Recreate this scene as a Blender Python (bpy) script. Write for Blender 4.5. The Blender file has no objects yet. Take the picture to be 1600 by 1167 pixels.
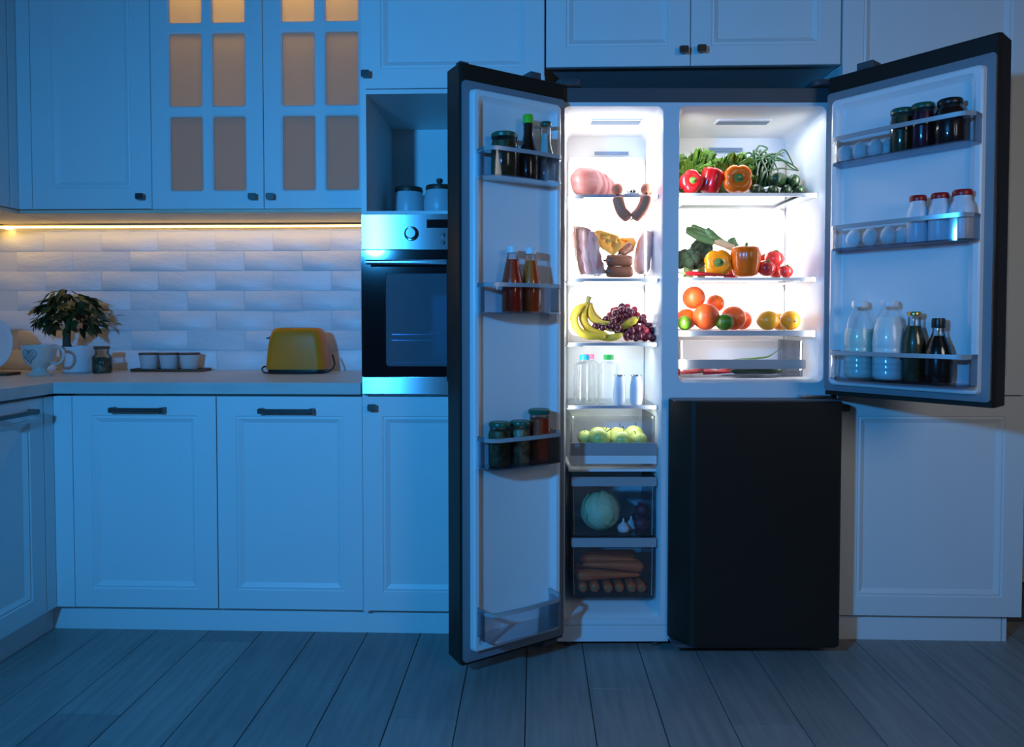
import bpy, math, random
from mathutils import Vector
R = math.radians
random.seed(7)
SC = bpy.context.scene
COL = SC.collection

# ------------------------------------------------------------------ camera, world, lights, exposure
F = 1110.0; PCX, PCY = 800.0, 533.5                       # focal length and principal point of the 1600 x 1167 picture
YAW = math.atan(35 / F); PIT = math.atan(31.5 / F)
CAM = (0.0, -2.4, 1.087)
cd = bpy.data.cameras.new('camera'); co = bpy.data.objects.new('camera', cd); COL.objects.link(co)
cd.sensor_fit = 'HORIZONTAL'; cd.sensor_width = 36; cd.lens = F * 36 / 1600
cd.shift_y = -(583.5 - PCY) / 1600
cd.clip_start = 0.05
co.location = CAM; co.rotation_euler = (math.pi / 2 - PIT, 0, YAW)
SC.camera = co

wd = bpy.data.worlds.new('world'); SC.world = wd; wd.use_nodes = True
wd.node_tree.nodes['Background'].inputs[0].default_value = (0.85, 0.92, 1.0, 1)
wd.node_tree.nodes['Background'].inputs[1].default_value = 0.014

def lamp(name, typ, loc, energy, color, rot=None, **kw):
    l = bpy.data.lights.new(name, typ); l.energy = energy; l.color = color
    for k, v in kw.items(): setattr(l, k, v)
    o = bpy.data.objects.new(name, l); COL.objects.link(o); o.location = loc
    if rot: o.rotation_euler = rot
    return o
KEY = Vector((-1.12, -2.62, 1.62))
lamp('blue_key_lamp', 'SPOT', KEY, 215, (0.035, 0.38, 1.0), rot=(Vector((0.30, 0, 0.95)) - KEY).to_track_quat('-Z', 'Y').to_euler(), shadow_soft_size=0.07, spot_size=R(140), spot_blend=1.0)
lamp('added_room_fill', 'AREA', (1.7, -2.7, 1.8), 2.7, (1.0, 0.98, 0.97), rot=(R(76), 0, R(8)), shape='DISK', size=1.0, spread=R(95))  # unseen fill, added for the neutral ambient light on the right

lamp('freezer_top_fill', 'AREA', (0.255, 0.05, 1.762), 0.5, (1.0, 0.97, 0.96), rot=(R(-12), 0, R(2)), shape='RECTANGLE', size=0.22, size_y=0.08)  # added ceiling fill, stands in for the freezer's built-in light
lamp('fridge_top_fill', 'AREA', (0.70, 0.06, 1.762), 1.2, (0.95, 1.0, 0.97), rot=(R(-12), 0, R(2)), shape='RECTANGLE', size=0.32, size_y=0.08)  # added the same way at the refrigerator ceiling, to brighten the food

# fill strips added to brighten the food, up the side walls of both compartments, just inside the front, shining inwards and back
FA = R(2)
def strip(name, s, n, z0, z1, energy, ang, col, sp=96):
    c, s_ = math.cos(FA), math.sin(FA)
    lamp(name, 'AREA', (0.068 + s * c - n * s_, -0.062 + s * s_ + n * c, (z0 + z1) / 2), energy, col, rot=(math.pi / 2, 0, FA + ang), shape='RECTANGLE', size=0.014, size_y=z1 - z0, spread=R(sp))
strip('fridge_strip_fill', 0.414, 0.012, 0.92, 1.74, 0.86, R(-46), (1.0, 0.98, 0.96))
strip('fridge_strip_fill', 0.872, 0.012, 0.92, 1.74, 0.80, R(46), (1.0, 0.98, 0.96))
strip('freezer_strip_fill', 0.042, 0.014, 0.76, 1.74, 0.56, R(-46), (0.94, 0.99, 1.0))
strip('freezer_strip_fill', 0.340, 0.010, 0.76, 1.74, 0.62, R(60), (0.96, 0.99, 1.0), 126)

def underlight(name, s, n, z, w, energy, col):  # fill lights added under shelves to brighten bottles, apples and crisper
    c, s_ = math.cos(FA), math.sin(FA)
    lamp(name, 'AREA', (0.068 + s * c - n * s_, -0.062 + s * s_ + n * c, z), energy, col, rot=(R(20), 0, FA), shape='RECTANGLE', size=w, size_y=0.03)
underlight('bottle_shelf_fill', 0.20, 0.13, 0.998, 0.24, 0.30, (0.90, 0.98, 1.0))
underlight('apple_drawer_fill', 0.20, 0.07, 0.789, 0.24, 0.30, (0.90, 0.98, 1.0))
underlight('crisper_fill', 0.63, 0.07, 1.034, 0.34, 0.30, (1.0, 0.97, 0.97))

SC.view_settings.view_transform = 'Standard'
SC.view_settings.look = 'None'
SC.view_settings.exposure = 0.0
SC.view_settings.gamma = 1.0
SC.view_settings.use_curve_mapping = False

# ------------------------------------------------------------------ measuring helpers: a sight line met with a real plane
def ray(px, py):
    u = (px - PCX) / F; v = -(py - PCY) / F
    cp, sp = math.cos(PIT), math.sin(PIT)
    x, y, z = u, cp + v * sp, -sp + v * cp
    c, s = math.cos(YAW), math.sin(YAW)
    return (x * c - y * s, x * s + y * c, z)
def depth(p):
    x, y, z = (p[i] - CAM[i] for i in range(3))
    c, s = math.cos(YAW), math.sin(YAW)
    y2 = -x * s + y * c
    return y2 * math.cos(PIT) - z * math.sin(PIT)
class Frame:
    """upright frame: s runs along a front, n away from it, z up"""
    def __init__(self, ox, oy, a):
        self.o = (ox, oy); self.a = a
        self.u = (math.cos(a), math.sin(a)); self.n = (-math.sin(a), math.cos(a))
    def at(self, px, py, n=0.0):
        r = ray(px, py)
        k = ((self.o[0] - CAM[0]) * self.n[0] + (self.o[1] - CAM[1]) * self.n[1] + n) / (r[0] * self.n[0] + r[1] * self.n[1])
        p = [CAM[i] + k * r[i] for i in range(3)]
        return ((p[0] - self.o[0]) * self.u[0] + (p[1] - self.o[1]) * self.u[1], p[2])
    def w(self, s, n, z):
        return Vector((self.o[0] + s * self.u[0] + n * self.n[0], self.o[1] + s * self.u[1] + n * self.n[1], z))
    def pt(self, px, py, n=0.0):
        s, z = self.at(px, py, n); return self.w(s, n, z)
    def inv(self, p):
        dx, dy = p[0] - self.o[0], p[1] - self.o[1]
        return (dx * self.u[0] + dy * self.u[1], dx * self.n[0] + dy * self.n[1])
def onz(px, py, z):
    r = ray(px, py); k = (z - CAM[2]) / r[2]
    return Vector((CAM[0] + k * r[0], CAM[1] + k * r[1], z))
def spot(fr, pl, pr, pt, n, z):
    """centre of the foot, radius and height of a standing thing"""
    pc = (pl + pr) / 2
    s, zt = fr.at(pc, pt, n)
    p = fr.w(s, n, z)
    return p, (pr - pl) / 2 * depth(p) / F, zt - z
W = Frame(0, 0, 0)
FG = Frame(0.068, -0.062, R(2))
DL = Frame(0.094, -0.09, R(-146.15))
DR = Frame(0.93, -0.10, math.atan2(-0.36, 0.308))

# ------------------------------------------------------------------ mesh helpers
class MB:
    def __init__(self): self.v = []; self.f = []
    def add(self, vs, fs):
        b = len(self.v); self.v += [tuple(p) for p in vs]; self.f += [tuple(i + b for i in f) for f in fs]; return self
    def box(self, x0, x1, y0, y1, z0, z1):
        return self.add([(x0, y0, z0), (x1, y0, z0), (x1, y1, z0), (x0, y1, z0), (x0, y0, z1), (x1, y0, z1), (x1, y1, z1), (x0, y1, z1)],
                        [(0, 3, 2, 1), (4, 5, 6, 7), (0, 1, 5, 4), (1, 2, 6, 5), (2, 3, 7, 6), (3, 0, 4, 7)])
    def loft(self, loops, cap0=False, cap1=False, closed=True):
        n = len(loops[0]); vs = [p for l in loops for p in l]; fs = []
        for i in range(len(loops) - 1):
            for j in range(n if closed else n - 1):
                k = (j + 1) % n
                fs.append((i * n + j, i * n + k, (i + 1) * n + k, (i + 1) * n + j))
        if cap0: fs.append(tuple(range(n))[::-1])
        if cap1: fs.append(tuple((len(loops) - 1) * n + j for j in range(n)))
        return self.add(vs, fs)
    def lathe(self, prof, seg=24, c=(0, 0, 0), lobes=0, amp=0.0, groove=False):
        loops = []
        for r, z in prof:
            l = []
            for j in range(seg):
                a = 2 * math.pi * j / seg
                q = r * (1 - amp * (1 - abs(math.cos(lobes * a / 2))) ** 2) if groove else r * (1 + amp * math.cos(lobes * a)) if lobes else r
                l.append((c[0] + q * math.cos(a), c[1] + q * math.sin(a), c[2] + z))
            loops.append(l)
        return self.loft(loops, True, True)
    def tube(self, path, rad, seg=8, flat=1.0, fb=1.0):
        P = [Vector(p) for p in path]; n = len(P)
        if not isinstance(rad, (list, tuple)): rad = [rad] * n
        t0 = (P[1] - P[0]).normalized()
        up = Vector((0, 0, 1)) if abs(t0.z) < 0.9 else Vector((1, 0, 0))
        nrm = (up - t0 * up.dot(t0)).normalized(); loops = []
        for i in range(n):
            t = (P[min(i + 1, n - 1)] - P[max(i - 1, 0)]).normalized()
            nrm = (nrm - t * nrm.dot(t)).normalized(); b = t.cross(nrm)
            loops.append([P[i] + (nrm * math.cos(2 * math.pi * j / seg) * flat + b * math.sin(2 * math.pi * j / seg) * fb) * rad[i] for j in range(seg)])
        return self.loft(loops, True, True)
    def ball(self, c, rx, ry=None, rz=None, seg=16, rings=10, fn=None):
        ry = ry or rx; rz = rz or rx; loops = []
        for i in range(rings + 1):
            ph = math.pi * i / rings; l = []
            for j in range(seg):
                th = 2 * math.pi * j / seg
                k = fn(th, ph) if fn else 1
                s = max(math.sin(ph), 0.004)
                l.append((c[0] + rx * s * math.cos(th) * k, c[1] + ry * s * math.sin(th) * k, c[2] - rz * math.cos(ph) * k))
            loops.append(l)
        return self.loft(loops, True, True)
    def wallpath(self, pts, z0, z1, t, miter=True):
        """upright band of thickness t to the left of an open polyline of (x, y)"""
        P = [Vector(p) for p in pts]; O = []
        for i, p in enumerate(P):
            a = (P[i] - P[i - 1]).normalized() if i else (P[1] - P[0]).normalized()
            b = (P[i + 1] - P[i]).normalized() if i < len(P) - 1 else a
            na = Vector((-a.y, a.x)); nb = Vector((-b.y, b.x)); m = (na + nb).normalized()
            O.append(p + m * t / max(m.dot(na), 0.4))
        loops = [[(p.x, p.y, z0) , (p.x, p.y, z1), (o.x, o.y, z1), (o.x, o.y, z0)] for p, o in zip(P, O)]
        return self.loft(loops, True, True)
    def build(self, name, mat, parent=None, off=(0, 0, 0), smooth=38, bevel=0, label=None, stuff=False):
        me = bpy.data.meshes.new(name)
        o_ = Vector(off)
        me.from_pydata([tuple(Vector(p) - o_) for p in self.v], [], self.f); me.update()
        me.materials.append(mat)
        if smooth:
            me.polygons.foreach_set('use_smooth', [True] * len(me.polygons))
            me.set_sharp_from_angle(angle=R(smooth))
        o = bpy.data.objects.new(name, me); COL.objects.link(o)
        if parent: o.parent = parent
        if bevel:
            b = o.modifiers.new('bevel', 'BEVEL'); b.width = bevel; b.segments = 2; b.limit_method = 'ANGLE'; b.angle_limit = R(40)
        if label: o['label'] = label
        if stuff: o['kind'] = 'stuff'
        return o
def tag(o, label=None, cat=None, group=None, kind=None):
    if label: o['label'] = label
    if cat: o['category'] = cat
    if group: o['group'] = group
    if kind: o['kind'] = kind
    return o
def empty(name, loc, label, cat, group=None, rz=0.0):
    o = bpy.data.objects.new(name, None); COL.objects.link(o); o.empty_display_size = 0.05
    o.location = loc; o.rotation_euler = (0, 0, rz)
    return tag(o, label, cat, group)
def kids(o): return list(o.children)
def copy_tree(o, loc, label, rot=None, scale=None):
    c = o.copy(); COL.objects.link(c); c.location = loc; c['label'] = label
    if rot: c.rotation_euler = rot
    if scale: c.scale = scale
    for ch in kids(o):
        d = ch.copy(); COL.objects.link(d); d.parent = c
        for g in kids(ch):
            e = g.copy(); COL.objects.link(e); e.parent = d
    return c
def share(name, me, parent, loc=(0, 0, 0), rot=(0, 0, 0), scale=(1, 1, 1)):
    o = bpy.data.objects.new(name, me); COL.objects.link(o); o.parent = parent
    o.location = loc; o.rotation_euler = rot; o.scale = scale
    return o
def rr(x0, x1, z0, z1, r, y, k=5):
    """rounded rectangle loop in the plane y"""
    r = max(r, 1e-4); out = []
    for cx, cz, a0 in ((x1 - r, z1 - r, 0), (x0 + r, z1 - r, 90), (x0 + r, z0 + r, 180), (x1 - r, z0 + r, 270)):
        for i in range(k + 1):
            a = R(a0 + 90 * i / k); out.append((cx + r * math.cos(a), y, cz + r * math.sin(a)))
    return out
def rrz(x0, x1, y0, y1, r, z, k=4):
    return [(p[0], p[2], z) for p in rr(x0, x1, y0, y1, r, 0, k)]
def spline(pts, n=6):
    """Catmull-Rom through the points"""
    P = [Vector(p) for p in pts]; out = []
    for i in range(len(P) - 1):
        a, b, c, d = P[max(i - 1, 0)], P[i], P[i + 1], P[min(i + 2, len(P) - 1)]
        for j in range(n):
            t = j / n
            out.append(0.5 * ((2 * b) + (c - a) * t + (2 * a - 5 * b + 4 * c - d) * t * t + (3 * b - a - 3 * c + d) * t ** 3))
    out.append(P[-1]); return out
def capsule(n, r, e=0.25, tip=0.15):
    """radii along a tube with rounded ends"""
    out = []
    for i in range(n):
        t = i / (n - 1); q = min(t, 1 - t) / e
        out.append(r * (1.0 if q >= 1 else max(tip, math.sqrt(max(0, 1 - (1 - q) ** 2)))))
    return out

# ------------------------------------------------------------------ materials
MATS = {}
def P(name, col, rough=0.5, metal=0.0, var=0.0, vscale=20.0, bump=0.0, bscale=60.0, stretch=(1, 1, 1), col2=None, sss=0.0, coat=0.0, spec=0.5, trans=0.0, emit=None, dist=0.003):
    m = bpy.data.materials.new(name); m.use_nodes = True; nt = m.node_tree; b = nt.nodes['Principled BSDF']
    b.inputs['Base Color'].default_value = (*col, 1); b.inputs['Roughness'].default_value = rough; b.inputs['Metallic'].default_value = metal
    b.inputs['Specular IOR Level'].default_value = spec; b.inputs['Coat Weight'].default_value = coat; b.inputs['Coat Roughness'].default_value = 0.08
    if sss: b.inputs['Subsurface Weight'].default_value = sss; b.inputs['Subsurface Radius'].default_value = (0.02, 0.012, 0.008); b.inputs['Subsurface Scale'].default_value = 1.0
    if trans: b.inputs['Transmission Weight'].default_value = trans
    if emit: b.inputs['Emission Color'].default_value = (*emit[:3], 1); b.inputs['Emission Strength'].default_value = emit[3]
    if var or col2 or bump:
        tc = nt.nodes.new('ShaderNodeTexCoord'); mp = nt.nodes.new('ShaderNodeMapping'); mp.inputs['Scale'].default_value = stretch
        nt.links.new(tc.outputs['Object'], mp.inputs['Vector'])
        if var or col2:
            nz = nt.nodes.new('ShaderNodeTexNoise'); nz.inputs['Scale'].default_value = vscale; nz.inputs['Detail'].default_value = 4
            nt.links.new(mp.outputs[0], nz.inputs['Vector'])
            cr = nt.nodes.new('ShaderNodeValToRGB'); cr.color_ramp.elements[0].position = 0.35; cr.color_ramp.elements[1].position = 0.65
            c2 = col2 or tuple(c * (1 - var) for c in col)
            cr.color_ramp.elements[0].color = (*c2, 1); cr.color_ramp.elements[1].color = (*col, 1)
            nt.links.new(nz.outputs['Fac'], cr.inputs[0]); nt.links.new(cr.outputs[0], b.inputs['Base Color'])
        if bump:
            n2 = nt.nodes.new('ShaderNodeTexNoise'); n2.inputs['Scale'].default_value = bscale; n2.inputs['Detail'].default_value = 5
            nt.links.new(mp.outputs[0], n2.inputs['Vector'])
            bp = nt.nodes.new('ShaderNodeBump'); bp.inputs['Strength'].default_value = bump; bp.inputs['Distance'].default_value = dist
            nt.links.new(n2.outputs['Fac'], bp.inputs['Height']); nt.links.new(bp.outputs[0], b.inputs['Normal'])
    MATS[name] = m; return m
def clear(name, face, edge, gloss=0.25, rough=0.05, milky=0.0, fres=0.8):
    """thin clear plastic or glass: lets light straight through, tinted towards its edges, with a glossy surface"""
    m = bpy.data.materials.new(name); m.use_nodes = True; nt = m.node_tree; nt.nodes.clear()
    out = nt.nodes.new('ShaderNodeOutputMaterial'); mx = nt.nodes.new('ShaderNodeMixShader')
    tr = nt.nodes.new('ShaderNodeBsdfTransparent'); gl = nt.nodes.new('ShaderNodeBsdfGlossy'); gl.inputs['Roughness'].default_value = rough
    lw = nt.nodes.new('ShaderNodeLayerWeight'); lw.inputs['Blend'].default_value = 0.35
    cr = nt.nodes.new('ShaderNodeValToRGB'); cr.color_ramp.elements[0].color = (*face, 1); cr.color_ramp.elements[1].color = (*edge, 1); cr.color_ramp.elements[0].position = 0.3
    nt.links.new(lw.outputs['Facing'], cr.inputs[0]); nt.links.new(cr.outputs[0], tr.inputs[0])
    fr = nt.nodes.new('ShaderNodeFresnel'); fr.inputs[0].default_value = 1.45
    mu = nt.nodes.new('ShaderNodeMath'); mu.operation = 'MULTIPLY_ADD'; mu.inputs[1].default_value = fres; mu.inputs[2].default_value = gloss * 0.1
    nt.links.new(fr.outputs[0], mu.inputs[0]); nt.links.new(mu.outputs[0], mx.inputs[0])
    nt.links.new(gl.outputs[0], mx.inputs[2])
    if milky:
        df = nt.nodes.new('ShaderNodeBsdfDiffuse'); df.inputs[0].default_value = (0.85, 0.87, 0.9, 1); m2 = nt.nodes.new('ShaderNodeMixShader'); m2.inputs[0].default_value = milky
        nt.links.new(tr.outputs[0], m2.inputs[1]); nt.links.new(df.outputs[0], m2.inputs[2]); nt.links.new(m2.outputs[0], mx.inputs[1])
    else: nt.links.new(tr.outputs[0], mx.inputs[1])
    nt.links.new(mx.outputs[0], out.inputs[0]); MATS[name] = m; return m
def frosted(name, col):
    m = bpy.data.materials.new(name); m.use_nodes = True; nt = m.node_tree; nt.nodes.clear()
    out = nt.nodes.new('ShaderNodeOutputMaterial'); mx = nt.nodes.new('ShaderNodeMixShader'); mx.inputs[0].default_value = 0.64
    df = nt.nodes.new('ShaderNodeBsdfDiffuse'); df.inputs[0].default_value = (*col, 1)
    tl = nt.nodes.new('ShaderNodeBsdfTranslucent'); tl.inputs[0].default_value = (0.85, 0.77, 0.64, 1)
    nt.links.new(df.outputs[0], mx.inputs[1]); nt.links.new(tl.outputs[0], mx.inputs[2]); nt.links.new(mx.outputs[0], out.inputs[0])
    MATS[name] = m; return m
def emitter(name, col, st):
    m = bpy.data.materials.new(name); m.use_nodes = True; nt = m.node_tree; nt.nodes.clear()
    out = nt.nodes.new('ShaderNodeOutputMaterial'); e = nt.nodes.new('ShaderNodeEmission'); e.inputs[0].default_value = (*col, 1); e.inputs[1].default_value = st
    nt.links.new(e.outputs[0], out.inputs[0]); MATS[name] = m; return m

M_cab = P('white_painted_wood', (0.80, 0.80, 0.79), 0.45, bump=0.22, bscale=26, stretch=(7, 7, 0.7), dist=0.002)
M_carc = P('cabinet_carcass', (0.72, 0.72, 0.71), 0.5)
M_gap = P('dark_gap', (0.02, 0.02, 0.025), 0.7)
M_knob = P('brushed_dark_metal', (0.16, 0.15, 0.14), 0.32, metal=0.9)
M_steel = P('brushed_steel', (0.62, 0.63, 0.65), 0.27, metal=1.0)
for k_, v_ in (('Anisotropic', 0.95), ('Anisotropic Rotation', 0.25)): M_steel.node_tree.nodes['Principled BSDF'].inputs[k_].default_value = v_
M_counter = P('countertop_laminate', (0.66, 0.62, 0.58), 0.38, col2=(0.58, 0.54, 0.50), vscale=5, stretch=(1, 3, 3))
M_tile = P('white_brick_tile', (0.80, 0.80, 0.80), 0.4, bump=0.6, bscale=16, stretch=(1, 1, 2.2), dist=0.006)
M_grout = P('grout', (0.78, 0.78, 0.78), 0.8)
M_wall = P('wall_paint', (0.62, 0.60, 0.57), 0.7)
M_floor = P('floor_base', (0.10, 0.10, 0.10), 0.8)
M_planks = [P('floor_plank_%d' % i, c, 0.42, col2=tuple(x * 0.78 for x in c), vscale=5, stretch=(9, 0.7, 1), bump=0.1, bscale=9, dist=0.002) for i, c in enumerate([(0.30, 0.28, 0.26), (0.27, 0.25, 0.235), (0.33, 0.31, 0.285)])]
M_wood = P('dark_wood', (0.16, 0.075, 0.04), 0.45, col2=(0.09, 0.04, 0.02), vscale=8, stretch=(1, 8, 8))
M_pelmet = P('light_wood', (0.78, 0.64, 0.48), 0.5, col2=(0.68, 0.54, 0.39), vscale=6, stretch=(1, 8, 8))
M_frost = frosted('frosted_glass', (0.52, 0.50, 0.46))
M_led = emitter('warm_led', (1.0, 0.60, 0.14), 8.0)
M_black = P('black_glass', (0.008, 0.008, 0.010), 0.06, coat=0.6)
M_blacksteel = P('black_steel', (0.024, 0.016, 0.012), 0.40, metal=0.0, spec=0.3, bump=0.03, bscale=50, stretch=(1, 1, 12), dist=0.001)
M_darkplastic = P('dark_grey_plastic', (0.075, 0.08, 0.09), 0.45)
M_gasket = P('grey_gasket', (0.20, 0.22, 0.25), 0.6)
M_liner = P('white_plastic', (0.80, 0.81, 0.82), 0.32)
M_flange = P('fridge_front_flange', (0.72, 0.75, 0.78), 0.35)
M_light = emitter('fridge_glow_panel', (1.0, 0.985, 0.975), 5.0)  # glow added to whiten the back walls of both compartments
M_bin = clear('clear_bin_plastic', (0.95, 0.96, 0.985), (0.50, 0.52, 0.80), gloss=0.4)
M_binrim = P('grey_rim', (0.50, 0.50, 0.52), 0.25, metal=0.3)
M_shelf = clear('shelf_glass', (0.96, 0.975, 0.985), (0.75, 0.85, 0.9), gloss=0.2)
M_shelftrim = P('shelf_trim', (0.45, 0.50, 0.58), 0.25, metal=0.3)
M_draw = clear('clear_drawer_plastic', (0.965, 0.975, 0.99), (0.66, 0.73, 0.88), gloss=0.2, milky=0.01)
M_drawbar = P('drawer_bar', (0.50, 0.52, 0.55), 0.28, metal=0.4)
M_glass = clear('bottle_glass', (0.93, 0.95, 0.96), (0.45, 0.52, 0.55), gloss=0.6)
M_pet = clear('clear_pet', (0.975, 0.99, 0.995), (0.90, 0.95, 0.97), gloss=0.3, fres=0.3)
M_film = clear('clear_film', (0.97, 0.97, 0.97), (0.82, 0.83, 0.85), gloss=0.9, rough=0.12)
M_white = P('white_ceramic', (0.82, 0.82, 0.82), 0.25)
M_milk = P('milk', (0.84, 0.84, 0.80), 0.4)
M_egg = P('egg_shell', (0.80, 0.78, 0.76), 0.5)

# ------------------------------------------------------------------ structure: floor, walls, tiles
fl = MB().box(-3.2, 3.4, -3.6, 0.66, -0.06, -0.012).build('floor', M_floor); tag(fl, kind='structure', label='grey wood plank floor of the kitchen')
pw = 0.186
x = -3.0; i = 0
while x < 3.0:
    off = (0.0, 0.62, 0.27, 0.95, 0.45)[i % 5]
    y = 0.2
    y1 = y; first = True
    yy = 0.2
    lens = [off + 0.25, 1.25, 1.25]
    for L in lens:
        y0 = max(yy - L, -2.4)
        if yy - y0 > 0.05:
            b = MB().box(x + 0.0012, x + pw - 0.0012, y0 + 0.001, yy - 0.001, -0.012, 0.0)
            b.build('plank', M_planks[(i * 7 + int(L * 3) + lens.index(L)) % 3], fl, smooth=0, bevel=0.0015)
        yy = y0
    x += pw; i += 1
wb = MB().box(-2.33, 3.2, 0.60, 0.66, 0.0, 2.9).build('wall_back', M_grout); tag(wb, kind='structure', label='back wall with white brick tiles above the counter')
wl = MB().box(-2.39, -2.33, -1.2, 0.66, 0.0, 2.9).build('wall_left', M_wall); tag(wl, kind='structure', label='side wall behind the left cabinets')
tw, th = 0.2485, 0.0845
meshes = {}
for row in range(8):
    z0 = 0.879 + row * th
    x = -2.33 - (0.0 if row % 2 else tw * 0.5) + 0.10
    while x < -0.59:
        xa, xb = max(x, -2.329), min(x + tw, -0.586)
        if xb - xa > 0.03:
            d = random.uniform(0.0016, 0.0024); q = 0.0014
            b = MB()
            b.loft([rr(xa + 0.001, xb - 0.001, z0 + 0.0008, z0 + th - 0.0008, 0.002, 0.60, 2), rr(xa + 0.001, xb - 0.001, z0 + 0.0008, z0 + th - 0.0008, 0.002, 0.60 - d + q, 2),
                    rr(xa + 0.001 + q, xb - 0.001 - q, z0 + 0.0008 + q, z0 + th - 0.0008 - q, 0.002, 0.60 - d + random.uniform(-0.001, 0.001), 2)], False, True)
            b.build('tile', M_tile, wb, smooth=50)
        x += tw

# ------------------------------------------------------------------ cabinets
def panel_door(parent, x0, x1, z0, z1, y=0.0, t=0.02, fw=0.066, name='door'):
    b = MB()
    L = lambda i, yy: [(x1 - i, yy, z1 - i), (x0 + i, yy, z1 - i), (x0 + i, yy, z0 + i), (x1 - i, yy, z0 + i)]
    b.loft([L(0, y + t), L(0, y + 0.002), L(0.002, y), L(fw, y), L(fw + 0.004, y + 0.004), L(fw + 0.010, y + 0.0015), L(fw + 0.026, y + 0.010), L(fw + 0.026, y + t)])
    o = b.build(name, M_cab, parent, smooth=20)
    MB().box(x0 + fw + 0.022, x1 - fw - 0.022, y + 0.0095, y + t, z0 + fw + 0.022, z1 - fw - 0.022).build('panel', M_cab, o, smooth=0)
    return o
def knob(parent, x, z, y=0.0):
    b = MB().tube([(x, y, z), (x, y - 0.014, z)], 0.006, 10)
    b.loft([rr(x - 0.013, x + 0.013, z - 0.010, z + 0.010, 0.004, y - 0.012, 3), rr(x - 0.015, x + 0.015, z - 0.012, z + 0.012, 0.004, y - 0.019, 3), rr(x - 0.014, x + 0.014, z - 0.011, z + 0.011, 0.004, y - 0.026, 3)], True, True)
    return b.build('knob', M_knob, parent)
def bar_handle(parent, x0, x1, z, y=0.0):
    b = MB().box(x0, x0 + 0.014, y - 0.030, y, z - 0.010, z + 0.008).box(x1 - 0.014, x1, y - 0.030, y, z - 0.010, z + 0.008)
    b.loft([rr(a, c, z - 0.008, z + 0.007, 0.003, yy, 2) for a, c, yy in ((x0, x1, y - 0.024), (x0, x1, y - 0.033))], True, True)
    return b.build('handle', M_knob, parent, bevel=0.0015)
def box_body(parent, x0, x1, y0, y1, z0, z1, name='carcass'):
    return MB().box(x0, x1, y0, y1, z0, z1).build(name, M_carc, parent, smooth=0, bevel=0.001)
G = 0.0015   # half the gap between neighbouring doors

# base cabinets
c1 = empty('base_cabinet', (-1.6, 0, 0), 'white base cabinet under the counter, its door nearest the corner, below the white pots', 'cabinet', 'base cabinets under the counter')
box_body(c1, 0.0, 0.507, 0.022, 0.58, 0.088, 0.832)
d = panel_door(c1, G, 0.507 - G, 0.092, 0.829); bar_handle(d, 0.147, 0.335, 0.7845)
c2 = empty('base_cabinet', (-1.093, 0, 0), 'white base cabinet under the toaster, next to the tall oven cabinet', 'cabinet', 'base cabinets under the counter')
box_body(c2, 0.0, 0.507, 0.022, 0.58, 0.088, 0.832)
d = panel_door(c2, G, 0.507 - G, 0.092, 0.829); bar_handle(d, 0.155, 0.343, 0.783)
fi = MB().box(-1.664, -1.6, 0.0, 0.02, 0.092, 0.829).build('corner_filler', M_cab, smooth=0, bevel=0.001)
tag(fi, 'plain narrow white filler strip in the inner corner of the base cabinets', 'panel')
c3 = empty('base_cabinet', (-1.664, -0.7, 0), 'shaded white base cabinet of the left run, cut off by the left edge', 'cabinet', rz=R(90))
box_body(c3, 0.0, 0.70, 0.022, 0.64, 0.088, 0.832)
d = panel_door(c3, 0.06, 0.650, 0.092, 0.829); bar_handle(d, 0.40, 0.588, 0.79)
MB().box(0.653, 0.70, 0.0, 0.02, 0.092, 0.829).build('filler', M_cab, c3, smooth=0, bevel=0.001)
# plinths
o = MB().box(-1.70, -0.588, 0.035, 0.05, 0.0, 0.088).build('plinth', M_cab, smooth=0, bevel=0.001); tag(o, 'long white plinth along the floor under the base cabinets', 'plinth')
o = MB().box(-0.588, 0.034, 0.035, 0.05, 0.0, 0.088).build('plinth', M_cab, smooth=0, bevel=0.001); tag(o, 'white plinth under the tall oven cabinet', 'plinth')
o = MB().box(-1.715, -1.70, -0.70, 0.05, 0.0, 0.088).build('plinth', M_cab, smooth=0, bevel=0.001); tag(o, 'shaded white plinth under the left run of cabinets', 'plinth')
o = MB().box(1.013, 1.585, 0.035, 0.05, 0.0, 0.088).box(1.588, 1.603, 0.035, 0.58, 0.0, 0.088).build('plinth', M_cab, smooth=0, bevel=0.001); tag(o, 'white plinth under the tall cabinet right of the refrigerator', 'plinth')
# worktop, one continuous L
b = MB()
pts = [(-2.325, -0.70), (-1.652, -0.70), (-1.652, -0.014), (-0.588, -0.014), (-0.588, 0.598), (-2.325, 0.598)]
b.loft([[(x, y, z) for x, y in pts] for z in (0.838, 0.878)], True, True)
o = b.build('countertop', M_counter, smooth=0, bevel=0.003); tag(o, 'pale continuous L-shaped worktop over the base cabinets', 'countertop')

# tall oven cabinet with an open niche
oc = empty('oven_cabinet', (-0.586, 0, 0), 'tall white cabinet holding the oven, open niche above it', 'cabinet')
wO = 0.620
b = MB()
b.box(0, 0.018, 0.0, 0.58, 0.088, 1.905).box(wO - 0.018, wO, 0.0, 0.58, 0.088, 1.905)
b.box(0.018, wO - 0.018, 0.45, 0.47, 0.088, 1.905)
b.box(0.018, wO - 0.018, 0.0, 0.45, 1.446, 1.460).box(0.018, wO - 0.018, 0.0, 0.45, 1.852, 1.867).box(0.018, wO - 0.018, 0.0, 0.45, 0.834, 0.841)
b.build('carcass', M_cab, oc, smooth=0)
d = panel_door(oc, G, wO - G, 0.092, 0.830, y=-0.001); knob(d, 0.036, 0.795)
box_body(oc, 0.0, wO, 0.022, 0.58, 1.87, 2.75, 'top_box')
d = panel_door(oc, G, wO - G, 1.870, 2.75, y=-0.001); knob(d, 0.021, 1.914)

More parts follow.
